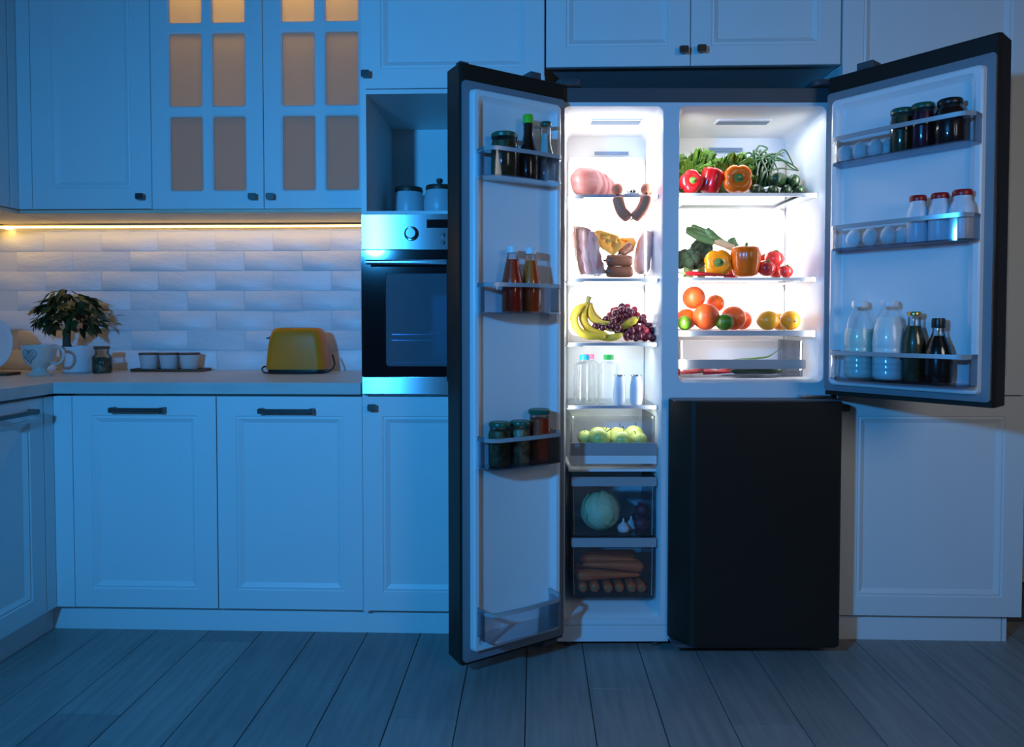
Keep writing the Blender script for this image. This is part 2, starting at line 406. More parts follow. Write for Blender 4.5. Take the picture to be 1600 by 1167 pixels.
# cabinet over the refrigerator
tc_ = empty('wall_cabinet', (0.035, 0, 0), 'white two door cabinet above the refrigerator', 'cabinet')
wT = 0.977
b = MB().box(0.002, wT - 0.002, 0.022, 0.58, 1.94, 2.75); b.build('carcass', M_carc, tc_, smooth=0)
d = panel_door(tc_, G + 0.002, 0.482 - G, 1.935, 2.75); knob(d, 0.456, 1.981)
d = panel_door(tc_, 0.482 + G, wT - G - 0.002, 1.935, 2.75); knob(d, 0.514, 1.984)
MB().box(0.0, wT, 0.40, 0.42, 0.0, 1.94).build('niche_back', M_gap, tc_, smooth=0)

# tall cabinet right of the refrigerator
rc = empty('tall_cabinet', (1.014, 0, 0), 'tall white two door cabinet right of the refrigerator', 'cabinet')
wR = 0.617
box_body(rc, 0.0, wR - 0.004, 0.022, 0.58, 0.088, 2.75)
d = panel_door(rc, G, wR - G, 0.097, 0.838); knob(d, 0.016, 0.800)
d = panel_door(rc, G, wR - G, 0.842, 2.75)

# wall cabinets over the counter
YU = 0.25
uc = empty('wall_cabinet', (-1.905, YU, 1.512), 'white solid door wall cabinet next to the corner, left of the glazed one', 'cabinet')
box_body(uc, 0, 0.463, 0.022, 0.345, 0.002, 1.24)
d = panel_door(uc, G, 0.463 - G, 0.0, 1.24, fw=0.078); knob(d, 0.426, 0.043)
o = MB().box(-1.957, -1.905, YU, YU + 0.02, 1.512, 2.75).build('corner_filler', M_cab, smooth=0, bevel=0.001); tag(o, 'plain narrow white filler strip in the corner of the wall cabinets', 'panel')
lc = empty('wall_cabinet', (-1.957, -0.35, 1.512), 'shaded white wall cabinet on the left wall, cut off by the left edge', 'cabinet', rz=R(90))
box_body(lc, 0, 0.60, 0.022, 0.37, 0.002, 1.24)
panel_door(lc, 0.02, 0.555, 0.0, 1.24)
MB().box(0.558, 0.60, 0.0, 0.02, 0.0, 1.24).build('filler', M_cab, lc, smooth=0, bevel=0.001)

gc = empty('glazed_wall_cabinet', (-1.442, YU, 1.510), 'white wall cabinet with two frosted glass grid doors lit from inside', 'cabinet')
wG = 0.855; hG = 1.24
b = MB()
b.box(0, 0.016, 0.022, 0.345, 0, hG).box(wG - 0.016, wG, 0.022, 0.345, 0, hG).box(0.016, wG - 0.016, 0.022, 0.345, 0, 0.016).box(0.016, wG - 0.016, 0.022, 0.345, hG - 0.016, hG)
b.box(0.016, wG - 0.016, 0.335, 0.345, 0.016, hG - 0.016)
b.build('carcass', M_carc, gc, smooth=0)
for zs in (0.372, 0.683):
    MB().box(0.016, wG - 0.016, 0.05, 0.335, zs - 0.004, zs + 0.004).build('shelf', M_shelf, gc, smooth=0)
lamp('cabinet_lamp', 'AREA', (-1.442 + wG / 2, YU + 0.10, 1.51 + 0.93), 2.9, (1.0, 0.60, 0.12), rot=(0, 0, 0), shape='RECTANGLE', size=0.75, size_y=0.1)
cols = [(0.073, 0.198), (0.236, 0.361)]
rows = [(0.070, 0.345), (0.385, 0.655), (0.695, 0.965)]
for k in range(2):
    x0 = k * 0.4275 + G; x1 = (k + 1) * 0.4275 - G
    xs = [x0, x0 + 0.2155, x1]; zs = [0.0, 0.365, 0.675, 1.24]
    b = MB(); holes = []
    cc = [(x0 + 0.070, x0 + 0.192), (x0 + 0.234, x0 + 0.356)]
    for ci in range(2):
        for ri in range(3):
            hx0, hx1 = cc[ci]; hz0, hz1 = rows[ri]
            cx0, cx1, cz0, cz1 = xs[ci], xs[ci + 1], zs[ri], zs[ri + 1]
            b.loft([rr(cx0, cx1, cz0, cz1, 0, 0, 3), rr(hx0 - 0.006, hx1 + 0.006, hz0 - 0.006, hz1 + 0.006, 0.012, 0, 3), rr(hx0, hx1, hz0, hz1, 0.008, 0.006, 3), rr(hx0, hx1, hz0, hz1, 0.008, 0.02, 3), rr(cx0, cx1, cz0, cz1, 0, 0.02, 3)])
            holes.append((hx0, hx1, hz0, hz1))
    b.loft([rr(x0, x1, 0, 1.24, 0, 0, 3), rr(x0, x1, 0, 1.24, 0, 0.02, 3)])
    d = b.build('glazed_door', M_cab, gc, smooth=25)
    for hx0, hx1, hz0, hz1 in holes:
        MB().box(hx0 - 0.008, hx1 + 0.008, 0.011, 0.015, hz0 - 0.008, hz1 + 0.008).build('pane', M_frost, d, smooth=0)
    knob(d, x1 - 0.036 if k == 0 else x0 + 0.028, 0.043)

# pale wood underside with the light strip
o = MB().box(-1.957, -0.588, YU + 0.004, 0.545, 1.496, 1.509).build('underside_board', M_pelmet, smooth=0, bevel=0.001); tag(o, 'pale wooden board under the wall cabinets above the light strip', 'board')
o = MB().box(-2.32, -1.963, -0.35, 0.545, 1.496, 1.509).build('underside_board', M_pelmet, smooth=0, bevel=0.001); tag(o, 'pale wooden board under the wall cabinet on the left wall', 'board')
def led(name, x0, x1, y, label):
    r = empty(name, (x0, y, 1.485), label, 'lamp')
    L = x1 - x0
    MB().box(0, L, 0.0, 0.018, 0.002, 0.012).build('channel', M_steel, r, smooth=0)
    b = MB(); lo = []
    for xx in (0.0, L):
        lo.append([(xx, 0.009 - 0.008 * math.cos(R(-40 + 260 * q / 8)), 0.000 - 0.006 * math.sin(R(-40 + 260 * q / 8))) for q in range(9)])
    b.loft(lo, True, True, closed=False); b.build('diffuser', M_led, r)
    return r
led('light_strip', -2.30, -0.60, 0.530, 'warm yellow light strip under the wall cabinets along the tiled wall')
lw_ = led('light_strip', -0.35, 0.38, 0.0, 'warm yellow light strip under the wall cabinet on the left wall')
lw_.location = (-2.24, 0.0, 1.485); lw_.rotation_euler = (0, 0, R(90))
for k in kids(lw_): pass

# ------------------------------------------------------------------ oven
ov = empty('built_in_oven', (-0.568, -0.004, 0.842), 'black glass built-in oven with a steel control panel in the tall cabinet', 'oven')
wV = 0.584; X0 = -0.014; X1 = wV + 0.014
zb, zg0, zg1, zt = -0.001, 0.060, 0.483, 0.604
MB().box(X0, X1, -0.02, 0.004, zg1 + 0.002, zt).build('control_panel', M_steel, ov, smooth=0, bevel=0.002)
MB().box(X0, X1, -0.02, 0.004, zb, zg0 - 0.002).build('bottom_panel', M_steel, ov, smooth=0, bevel=0.002)
s_, z_ = W.at(643, 365, -0.024); kx, kz = s_ + 0.568, z_ - 0.842
b = MB(); pr = [(0.0225, 0.0), (0.0225, 0.003), (0.018, 0.004), (0.0175, 0.018), (0.016, 0.021), (0.001, 0.021)]
b.loft([[(kx + r * math.cos(2 * math.pi * j / 28), -0.02 - h, kz + r * math.sin(2 * math.pi * j / 28)) for j in range(28)] for r, h in pr], True, True)
b.build('knob', M_steel, ov)
b = MB().loft([[(kx + r * math.cos(2 * math.pi * j / 28), -0.0215, kz + r * math.sin(2 * math.pi * j / 28)) for j in range(28)] for r in (0.0195, 0.0245)])
b.build('knob_ring', M_gap, ov, smooth=0)
s0, z0 = W.at(667, 356, -0.024); s1, z1 = W.at(694, 343, -0.024)
MB().box(s0 + 0.568, s0 + 0.568 + 0.135, -0.0225, -0.019, z0 - 0.842, z1 - 0.842).build('display', M_black, ov, smooth=0)
for px, py in ((692, 367), (692, 379), (709, 367), (709, 379)):
    s_, z_ = W.at(px, py, -0.024)
    b = MB(); cx, cz = s_ + 0.568, z_ - 0.842
    b.loft([[(cx + r * math.cos(2 * math.pi * j / 14), -0.02 - h, cz + r * math.sin(2 * math.pi * j / 14)) for j in range(14)] for r, h in ((0.007, 0), (0.007, 0.003), (0.005, 0.005))], False, True)
    b.build('button', M_steel, ov)
# knob on the hidden right half, mirrored
b = MB(); kx2 = wV - kx
b.loft([[(kx2 + r * math.cos(2 * math.pi * j / 28), -0.02 - h, kz + r * math.sin(2 * math.pi * j / 28)) for j in range(28)] for r, h in pr], True, True)
b.build('knob', M_steel, ov)
s0, z0 = W.at(603, 572, -0.02); s1, z1 = W.at(694, 427, -0.02)
wx0 = s0 + 0.568; wx1 = wV - wx0; wz0, wz1 = z0 - 0.842, z1 - 0.842
b = MB()
b.loft([rr(X0, X1, zg0, zg1, 0, 0.004, 3), rr(X0, X1, zg0, zg1, 0, -0.020, 3), rr(wx0, wx1, wz0, wz1, 0.012, -0.020, 3), rr(wx0, wx1, wz0, wz1, 0.012, 0.004, 3)])
dr = b.build('oven_door', M_black, ov, smooth=20)
M_ovwin = clear('oven_window', (0.62, 0.68, 0.80), (0.1, 0.12, 0.2), gloss=0.4, milky=0.12)  # room's reflection put in as a milky tone of the glass
MB().box(wx0 - 0.004, wx1 + 0.004, -0.0165, -0.013, wz0 - 0.004, wz1 + 0.004).build('window', M_ovwin, dr, smooth=0)
b = MB().tube([(0.012, -0.055, 0.4405), (wV - 0.012, -0.055, 0.4405)], 0.0085, 14).box(0.03, 0.05, -0.055, -0.019, 0.434, 0.447).box(wV - 0.05, wV - 0.03, -0.055, -0.019, 0.434, 0.447)
b.build('handle', M_steel, dr)
M_cav = P('oven_enamel', (0.20, 0.23, 0.30), 0.35)
b = MB()
b.loft([rr(0.03, wV - 0.03, 0.075, 0.47, 0.02, 0.006, 3), rr(0.03, wV - 0.03, 0.075, 0.47, 0.02, 0.40, 3)], False, True)
b.build('cavity', M_cav, ov, smooth=30)
for zz, nm in ((0.200, 'rack'), (0.105, 'tray')):
    b = MB()
    b.tube([(0.05, 0.03, zz), (wV - 0.05, 0.03, zz)], 0.003, 6).tube([(0.05, 0.38, zz), (wV - 0.05, 0.38, zz)], 0.003, 6)
    if nm == 'rack':
        b.tube([(0.05, 0.03, zz - 0.02), (wV - 0.05, 0.03, zz - 0.02)], 0.002, 6)
        for q in range(16):
            xx = 0.06 + q * (wV - 0.12) / 15; b.tube([(xx, 0.03, zz), (xx, 0.38, zz)], 0.0015, 5)
    else: b.box(0.05, wV - 0.05, 0.03, 0.38, zz - 0.004, zz)
    b.build(nm, M_steel if nm == 'rack' else M_cav, ov)
# ------------------------------------------------------------------ refrigerator (local frame: s along the front, n into it, z up)
fr = empty('refrigerator', (0.068, -0.062, 0), 'black side by side refrigerator with both upper doors open and lit inside', 'refrigerator', rz=R(2))
FW, FH = 0.915, 1.848
b = MB().box(0, 0.004, 0.0, 0.56, 0.03, FH).box(FW - 0.004, FW, 0.0, 0.56, 0.03, FH).box(0.004, FW - 0.004, 0.0, 0.56, 1.803, FH).box(0.004, FW - 0.004, 0.55, 0.56, 0.03, 1.803).box(0.004, FW - 0.004, 0.05, 0.55, 0.03, 0.06)
b.build('body', M_blacksteel, fr, smooth=0, bevel=0.002)
MB().box(0.004, FW - 0.004, -0.002, 0.01, 1.800, FH - 0.001).build('top_trim', M_darkplastic, fr, smooth=0, bevel=0.002)
LH = (0.024, 0.352, 0.098, 1.787); RH = (0.404, 0.884, 0.885, 1.789)
b = MB(); q = 0.378
for (c, h) in (((0.004, q, 0.078, 1.80), LH), ((q, FW - 0.004, 0.838, 1.80), RH)):
    b.loft([rr(*c, 0, 0.0), rr(*h, 0.022, 0.0), rr(h[0] + 0.002, h[1] - 0.002, h[2] + 0.002, h[3] - 0.002, 0.021, 0.006)])
b.box(q, FW - 0.004, 0.0, 0.01, 0.03, 0.838)
b.build('front_frame', M_flange, fr, smooth=30)
MB().box(0.004, q, -0.001, 0.01, 0.022, 0.0765).build('base_panel', M_flange, fr, smooth=0, bevel=0.001)
for s_ in (0.05, 0.34, 0.6, 0.86):
    MB().lathe([(0.014, 0.0), (0.016, 0.004), (0.010, 0.006), (0.010, 0.034)], 14, (s_, 0.03, 0.0)).build('foot', M_darkplastic, fr)
    MB().lathe([(0.014, 0.0), (0.016, 0.004), (0.010, 0.006), (0.010, 0.034)], 14, (s_, 0.5, 0.0)).build('foot', M_darkplastic, fr)
# liners, tapered towards the back
NB = 0.30
b = MB().loft([rr(LH[0] + .002, LH[1] - .002, LH[2] + .002, LH[3] - .002, 0.021, 0.0055), rr(LH[0] + .012, LH[1] - .006, LH[2] + .012, LH[3] - .012, 0.02, 0.03), rr(0.060, 0.350, 0.13, 1.766, 0.03, NB)], False, True)
b.build('freezer_liner', M_liner, fr, smooth=40)
b = MB().loft([rr(RH[0] + .002, RH[1] - .002, RH[2] + .002, RH[3] - .002, 0.021, 0.0055), rr(RH[0] + .006, RH[1] - .010, RH[2] + .010, RH[3] - .012, 0.02, 0.03), rr(0.408, 0.866, 0.905, 1.762, 0.03, NB)], False, True)
b.build('fridge_liner', M_liner, fr, smooth=40)
# raised back panels, glowing panels added to whiten the interior and air vents
def slab(s0, s1, z0, z1, n0, n1, r=0.02):
    return MB().loft([rr(s0, s1, z0, z1, r, n1), rr(s0, s1, z0, z1, r, n0 + 0.003), rr(s0 + 0.003, s1 - 0.003, z0 + 0.003, z1 - 0.003, r, n0)], False, True)
slab(0.066, 0.348, 0.60, 1.690, NB - 0.014, NB).build('back_panel', M_liner, fr)
slab(0.4105, 0.864, 0.93, 1.690, NB - 0.014, NB).build('back_panel', M_liner, fr)
slab(0.069, 0.346, 1.225, 1.682, NB - 0.017, NB - 0.010, 0.03).build('glow_panel', M_light, fr, label='white panel added to glow behind the freezer shelves')
slab(0.069, 0.346, 1.035, 1.215, NB - 0.017, NB - 0.010, 0.03).build('glow_panel', M_light, fr, label='white panel added to glow behind the bananas and grapes')
slab(0.4125, 0.862, 1.235, 1.500, NB - 0.017, NB - 0.010, 0.03).build('glow_panel', M_light, fr, label='white panel added to glow behind the middle refrigerator shelf')
slab(0.4125, 0.862, 1.060, 1.225, NB - 0.017, NB - 0.010, 0.03).build('glow_panel', M_light, fr, label='white panel added to glow behind the oranges')
M_vent = P('vent_shadow', (0.16, 0.24, 0.36), 0.5)
for (pa, pb, n_) in (((929, 242), (982, 237), NB - 0.020), ((1108, 237), (1160, 231), NB - 0.016)):
    s0, z0 = FG.at(*pa, n_); s1, z1 = FG.at(*pb, n_)
    if n_ < 0.27:
        # outlet hood that hangs from the liner's top
        b = MB(); b.loft([rr(s0 - 0.006, s1 + 0.006, z0 - 0.006, z1 + 0.006, 0.004, NB), rr(s0 - 0.006, s1 + 0.006, z0 - 0.006, z1 + 0.006, 0.004, n_)], False, True)
        h = b.build('vent', M_liner, fr)
    else: h = fr
    MB().box(s0, s1, n_ - 0.001, n_ + 0.004, z0, z1).build('vent_slot', M_vent, h, smooth=0)
for pa, pb in (((924, 187), (1000, 187)), ((1121, 184), (1200, 184))):     # slots in the compartment ceilings
    s0, _ = FG.at(*pa, 0.12); s1, _ = FG.at(*pb, 0.12)
    h = MB().loft([rrz(s0 - 0.006, s1 + 0.006, 0.095, 0.150, 0.006, 1.776), rrz(s0 - 0.006, s1 + 0.006, 0.095, 0.150, 0.006, 1.768)], True, True).build('vent', M_liner, fr)
    MB().box(s0, s1, 0.105, 0.140, 1.7660, 1.7690).build('vent_slot', M_vent, h, smooth=0)
# shelves
def shelf(s0, s1, z, thick=0.010, nf=0.03, nb=0.272):
    o = MB().box(s0, s1, nf + 0.004, nb, z - 0.005, z - 0.0008).build('shelf', M_shelf, fr, smooth=0)
    MB().loft([rr(s0, s1, z - thick, z, 0.003, nf), rr(s0, s1, z - thick, z, 0.003, nf + 0.012)], True, True).build('shelf_trim', M_shelftrim, o)
    MB().box(s0 - 0.004, s0 + 0.05, nf + 0.003, nb, z - thick - 0.003, z - thick + 0.001).build('bracket', M_shelftrim, o, smooth=0)
    MB().box(s1 - 0.05, s1 + 0.003, nf + 0.003, nb, z - thick - 0.003, z - thick + 0.001).build('bracket', M_shelftrim, o, smooth=0)
    return o
ZL = [1.507, 1.230, 1.016, 0.806]; ZR = [1.512, 1.233, 1.056]
for z in ZL: shelf(0.046, 0.344, z)
for z in ZR[:2]: shelf(0.412, 0.868, z)
shelf(0.412, 0.868, ZR[2], 0.017)
# pull-out drawers: bottom, sides, back and front of clear plastic plus a solid bar across the front
def drawer(s0, s1, zb, zt, bar0, bar1, name='drawer', mat=None, barmat=None, nf=0.028, nb=0.262, solid=False, label=None, back=None):
    mat = mat or M_draw
    t = 0.003; tp = 0.008
    ob = rrz(s0, s1, nf, nb, 0.012, zb); ot = rrz(s0 - 0.0, s1 + 0.0, nf, nb, 0.012, zt)
    ib = rrz(s0 + t + tp * .3, s1 - t - tp * .3, nf + t, nb - t, 0.010, zb + t); it = rrz(s0 + t, s1 - t, nf + t, nb - t, 0.010, zt)
    o = MB().loft([ob, ot, it, ib], True, True).build(name, mat, fr, smooth=40, label=label)
    MB().loft([rr(s0 - 0.003, s1 + 0.003, bar0, bar1, 0.004, nf - 0.008), rr(s0 - 0.003, s1 + 0.003, bar0, bar1, 0.004, nf + 0.0005)], True, True).build('drawer_bar', barmat or M_drawbar, o)
    return o
o = drawer(0.056, 0.338, 0.602, 0.770, 0.640, 0.682, label='shallow clear drawer with a low pale front')
MB().loft([rr(0.053, 0.341, 0.612, 0.640, 0.003, 0.022), rr(0.053, 0.341, 0.612, 0.640, 0.003, 0.0285)], True, True).build('front_panel', M_liner, o)
drawer(0.060, 0.338, 0.366, 0.566, 0.537, 0.567, label='clear drawer with the cabbage behind its front')
drawer(0.060, 0.338, 0.160, 0.362, 0.332, 0.362, label='lowest clear drawer with the carrots behind its front')
MB().box(0.050, 0.346, 0.05, 0.29, 0.580, 0.588).build('divider_shelf', M_liner, fr, smooth=0)
o = drawer(0.416, 0.832, 0.902, 1.022, 0.929, 0.960, label='wide clear crisper drawer under the oranges')
MB().box(0.418, 0.830, 0.252, 0.258, 0.906, 1.02).build('back_wall', M_liner, o, smooth=0)
# hinge covers on the top
for s0, s1 in ((0.0, 0.085), (FW - 0.085, FW)):
    MB().loft([rrz(s0, s1, -0.03, 0.09, 0.02, FH), rrz(s0, s1, -0.03, 0.09, 0.02, FH + 0.012), rrz(s0 + 0.006, s1 - 0.006, -0.024, 0.084, 0.016, FH + 0.020)], True, True).build('hinge', M_darkplastic, fr)
MB().box(0.80, 0.90, -0.035, -0.001, 0.8385, 0.846).build('hinge', M_steel, fr, smooth=0, bevel=0.001)
# the closed lower right door with a bevelled grip along its left edge
b = MB()
pl = [(0.372, -0.006), (0.378, -0.022), (0.428, -0.088), (0.440, -0.094), (0.896, -0.094), (0.908, -0.086), (0.910, -0.006)]
b.loft([[(s, n, z) for s, n in pl] for z in (0.045, 0.832)], True, True)
lo = b.build('lower_door', M_blacksteel, fr, smooth=25, bevel=0.003)
MB().box(0.378, 0.904, -0.075, -0.010, 0.0335, 0.045).build('door_base', M_darkplastic, lo, smooth=0, bevel=0.002)
MB().box(0.376, 0.906, -0.086, -0.008, 0.832, 0.8365).build('top_edge', M_darkplastic, lo, smooth=0, bevel=0.001)

def local(fra, o, sg=1):
    """put a door object built in its own frame under the refrigerator"""
    o.parent = fr
    s, n = FG.inv((fra.o[0], fra.o[1]))
    o.location = (s, n, 0); o.rotation_euler = (0, 0, fra.a - FG.a)
def door(fra, sg, wid, z0, z1, g, l, name, th=0.093, bulge=0.0):
    """sg = side of n that faces the food; g = gasket rectangle, l = liner rectangle"""
    Y = lambda n: sg * n
    k = 9
    out = [(wid * i / k, -th - bulge * math.sin(math.pi * i / k)) for i in range(k + 1)]
    prof = [(0.0, 0.0)] + [(max(0.004, min(wid - 0.004, s)) if i in (0, k) else s, n) for i, (s, n) in enumerate(out)] + [(wid, -0.010), (wid - 0.006, 0.0)]
    b = MB().loft([[(s, Y(n), z) for s, n in prof] for z in (z0, z1)], True, True)
    o = b.build(name, M_blacksteel, fr, smooth=30, bevel=0.002)
    local(fra, o)
    MB().loft([rr(g[0], g[1], g[2], g[3], 0.01, Y(0.0)), rr(g[0], g[1], g[2], g[3], 0.01, Y(0.010)), rr(g[0] + 0.018, g[1] - 0.018, g[2] + 0.018, g[3] - 0.018, 0.008, Y(0.012))], False, True).build('gasket', M_gasket, o)
    A = lambda i, n, r: rr(l[0] + i, l[1] - i, l[2] + i, l[3] - i, r, Y(n))
    MB().loft([A(0, 0.010, 0.014), A(0.003, 0.026, 0.016), A(0.008, 0.030, 0.016), A(0.020, 0.030, 0.016), A(0.034, 0.014, 0.02), A(0.037, 0.013, 0.02)], False, True).build('door_liner', M_liner, o, smooth=28)
    return o
def dbin(o, sg, s0, s1, z0, z1, c=0.016, nfront=0.102, rim=True, nwall=0.014):
    """clear door bin: u-shaped wall with cut corners, a floor and a grey rim"""
    nb = nwall
    pts = [(s0, nb), (s0, nfront - 0.03), (s0 + c, nfront - 0.006), (s0 + c * 2, nfront), ((s0 + s1) / 2, nfront + 0.005), (s1 - c * 2, nfront), (s1 - c, nfront - 0.006), (s1, nfront - 0.03), (s1, nb)]
    P2 = [(s, sg * n) for s, n in pts]
    t = 0.0025 * (-1 if sg > 0 else 1)
    b = MB().wallpath(P2, z0 + 0.004, z1, t)
    inn = [((s - (s0 + s1) / 2) * 0.985 + (s0 + s1) / 2, n) for s, n in P2]
    b.loft([[(s, n, z) for s, n in P2] for z in (z0, z0 + 0.004)], True, True)
    w = b.build('door_bin', M_bin, o, smooth=25)
    P3 = [(s, sg * (n + (0.0012 if 1 <= i <= 7 else 0))) for i, (s, n) in enumerate(pts)]
    MB().wallpath(P3, z1 - 0.012, z1, t * 1.9).build('bin_rim', M_binrim, o, smooth=25)
    return w
dl = door(DL, 1, 0.376, 0.05, 1.848, (0.004, 0.372, 0.062, 1.795), (0.028, 0.352, 0.092, 1.772), 'freezer_door')
for z0, z1 in ((1.507, 1.592), (1.110, 1.200), (0.652, 0.745), (0.140, 0.232)): dbin(dl, 1, 0.064, 0.338, z0, z1)
ZDL = [1.5115, 1.1145, 0.6565]
drr = door(DR, -1, 0.470, 0.853, 1.855, (0.002, 0.462, 0.868, 1.802), (0.022, 0.442, 0.886, 1.775), 'fridge_door', bulge=0.008)
for z0, z1 in ((1.560, 1.640), (1.302, 1.375), (0.912, 0.998)): dbin(drr, -1, 0.052, 0.438, z0, z1)
ZDR = [1.5645, 1.3065, 0.9165]
MB().box(0.345, 0.375, -0.03, -0.004, 1.8485, 1.853).build('hinge_stop', M_darkplastic, dl, smooth=0, bevel=0.001)
MB().box(0.085, 0.125, -0.06, -0.004, 1.8485, 1.870).build('hinge_cover', M_darkplastic, dl, smooth=0, bevel=0.003)
MB().box(0.085, 0.135, 0.004, 0.06, 1.8555, 1.878).build('hinge_cover', M_darkplastic, drr, smooth=0, bevel=0.003)
MB().box(0.014, 0.07, -0.07, -0.01, 0.030, 0.0495).build('hinge_foot', M_darkplastic, dl, smooth=0, bevel=0.003)
s_a, z_a = DL.at(697, 590, -0.098); s_b, z_b = DL.at(697, 410, -0.098)
MB().box(0.352, 0.368, -0.112, -0.093, 0.90, 1.28).build('handle', M_gap, dl, smooth=0, bevel=0.004)
# ------------------------------------------------------------------ jars and bottles
M_gl = P('green_lid', (0.01, 0.10, 0.06), 0.35); M_glb = P('bright_green_cap', (0.13, 0.62, 0.03), 0.4); M_blk = P('black_cap', (0.012, 0.012, 0.014), 0.35)
M_gold = P('gold_lid', (0.55, 0.38, 0.12), 0.3, metal=0.9); M_red = P('red_cap', (0.42, 0.008, 0.012), 0.35); M_wcap = P('white_cap', (0.82, 0.82, 0.82), 0.35)
M_pick = P('dark_green_contents', (0.13, 0.13, 0.045), 0.5, col2=(0.035, 0.04, 0.015), vscale=60)
M_sauce = P('brown_sauce', (0.035, 0.014, 0.008), 0.3); M_juice = P('red_juice', (0.85, 0.06, 0.012), 0.35); M_oj = P('orange_juice', (1.0, 0.17, 0.008), 0.35)
M_tom = P('tomato_sauce', (0.62, 0.07, 0.015), 0.4, col2=(0.48, 0.05, 0.012), vscale=70); M_mush = P('pale_pickles', (0.50, 0.46, 0.30), 0.45, col2=(0.13, 0.13, 0.07), vscale=45)
M_beet = P('beet_contents', (0.12, 0.008, 0.035), 0.3); M_jam = P('dark_jam', (0.035, 0.012, 0.010), 0.3); M_olive = P('olive_contents', (0.09, 0.075, 0.02), 0.4, col2=(0.05, 0.045, 0.015), vscale=60)
M_soy = P('soy_sauce', (0.010, 0.006, 0.007), 0.25); M_dress = P('pale_liquid', (0.50, 0.55, 0.52), 0.4); M_yog = P('yogurt_bottle', (0.70, 0.74, 0.80), 0.35)
M_kef = P('greenish_milk', (0.66, 0.76, 0.66), 0.4)
def vessel(name, label, cat, group, p, prof, glass, fill=None, fmat=None, cap=None, cmat=None, capname='lid', seg=24, bands=None):
    """lathed glass body, its contents a little inside the wall, and a cap; profiles are (radius, height)"""
    r = empty(name, p, label, cat, group)
    if glass: MB().lathe([(0.001, 0.0)] + prof, seg).build('glass_body' if glass is not M_pet else 'clear_body', glass, r, smooth=45)
    if fmat:
        H = fill; out = [(0.001, 0.0025)]
        for (ra, za), (rb, zb) in zip(prof[:-1], prof[1:]):
            if za < H: out.append((max(0.001, ra - 0.0018), max(za, 0.0025)))
            if za < H <= zb and zb > za:
                t = (H - za) / (zb - za); out.append((ra + (rb - ra) * t - 0.0018, H)); break
        out.append((0.001, out[-1][1]))
        MB().lathe(out, seg).build('contents', fmat, r, smooth=45)
    if cap:
        rc, z0, z1 = cap
        MB().lathe([(0.001, z0), (rc, z0), (rc * 1.02, z0 + (z1 - z0) * 0.15), (rc * 1.02, z0 + (z1 - z0) * 0.75), (rc * 0.93, z1), (0.001, z1)], seg).build(capname, cmat, r, smooth=40)
    return r
def jar(label, sp, fmat, lidm, group, neck=0.86, lid=0.014, name='jar', shape=None):
    p, r, h = sp; hb = h - lid
    prof = [(r * .92, 0), (r, 0.006), (r, hb * 0.80), (r * neck, hb * 0.93), (r * neck, hb + 0.004)]
    if shape == 'tall': prof = [(r * .86, 0), (r * .95, 0.006), (r, hb * 0.15), (r * 0.97, hb * 0.4), (r * 0.84, hb * 0.9), (r * .84, hb + 0.004)]
    return vessel(name, label, 'jar', group, p, prof, M_glass, hb * 0.90, fmat, (r * (neck + 0.05 if not shape else 0.96), hb, h), lidm)
GL = 'jars and bottles in the freezer door'; GRD = 'jars and bottles in the refrigerator door'
NL = 0.058
jar('squat green lidded jar of dark green pickles in the top freezer door bin', spot(DL, 767, 809, 209, NL, ZDL[0]), M_pick, M_gl, GL, 0.93)
def bottle(label, sp, prof, glass, fill, fmat, cap, cmat, group, name='bottle', capname='cap'):
    p, r, h = sp
    return vessel(name, label, 'bottle', group, p, [(a * r, b * h) for a, b in prof], glass, fill * h, fmat, (cap[0] * r, cap[1] * h, h), cmat, capname)
PS = [(.9, 0), (1, .05), (1, .32), (.94, .42), (.62, .56), (.50, .68), (.47, .90)]
bottle('dark sauce bottle with a bright green cap in the top freezer door bin', spot(DL, 809, 841, 180, NL, ZDL[0]), PS, M_glass, .86, M_sauce, (.52, .87), M_glb, GL)
bottle('pale dressing bottle with a dark green cap in the top freezer door bin', spot(DL, 838, 868, 191, NL, ZDL[0]), PS, M_glass, .80, M_dress, (.56, .94), M_gl, GL)
PJ = [(.92, 0), (1, .04), (1, .46), (.92, .52), (.56, .82), (.46, .86), (.46, .95)]
bottle('bottle of red juice in the second freezer door bin', spot(DL, 784, 817, 385, NL, ZDL[1]), PJ, M_glass, .80, M_juice, (.50, .90), M_wcap, GL)
bottle('bottle of orange juice in the second freezer door bin', spot(DL, 814, 845, 387, NL, ZDL[1]), PJ, M_glass, .80, M_oj, (.50, .90), M_wcap, GL)
jar('short green lidded jar of dark pickles, leftmost in the third freezer door bin', spot(DL, 763, 798, 659, NL, ZDL[2]), M_pick, M_gl, GL, 0.88)
jar('short green lidded jar of pale pickled mushrooms in the third freezer door bin', spot(DL, 796, 829, 657, NL, ZDL[2]), M_mush, M_gl, GL, 0.88)
jar('tall green lidded jar of orange red sauce in the third freezer door bin', spot(DL, 825, 861, 639, NL, ZDL[2]), M_tom, M_gl, GL, shape='tall')
NR = -0.058
jar('green lidded jar of dark olives beside the eggs in the top refrigerator door bin', spot(DR, 1393, 1426, 171, NR, ZDR[0]), M_olive, M_gl, GRD, 0.92)
jar('green lidded jar of purple beets in the top refrigerator door bin', spot(DR, 1426, 1459, 163, NR, ZDR[0]), M_beet, M_gl, GRD, 0.95)
jar('wide black lidded jar of dark jam in the top refrigerator door bin', spot(DR, 1463, 1506, 156, NR, ZDR[0]), M_jam, M_blk, GRD, 0.76)
PY = [(.93, 0), (1, .03), (1, .22), (.98, .30), (1, .42), (1, .60), (.88, .72), (.70, .80), (.68, .88), (.68, .92)]
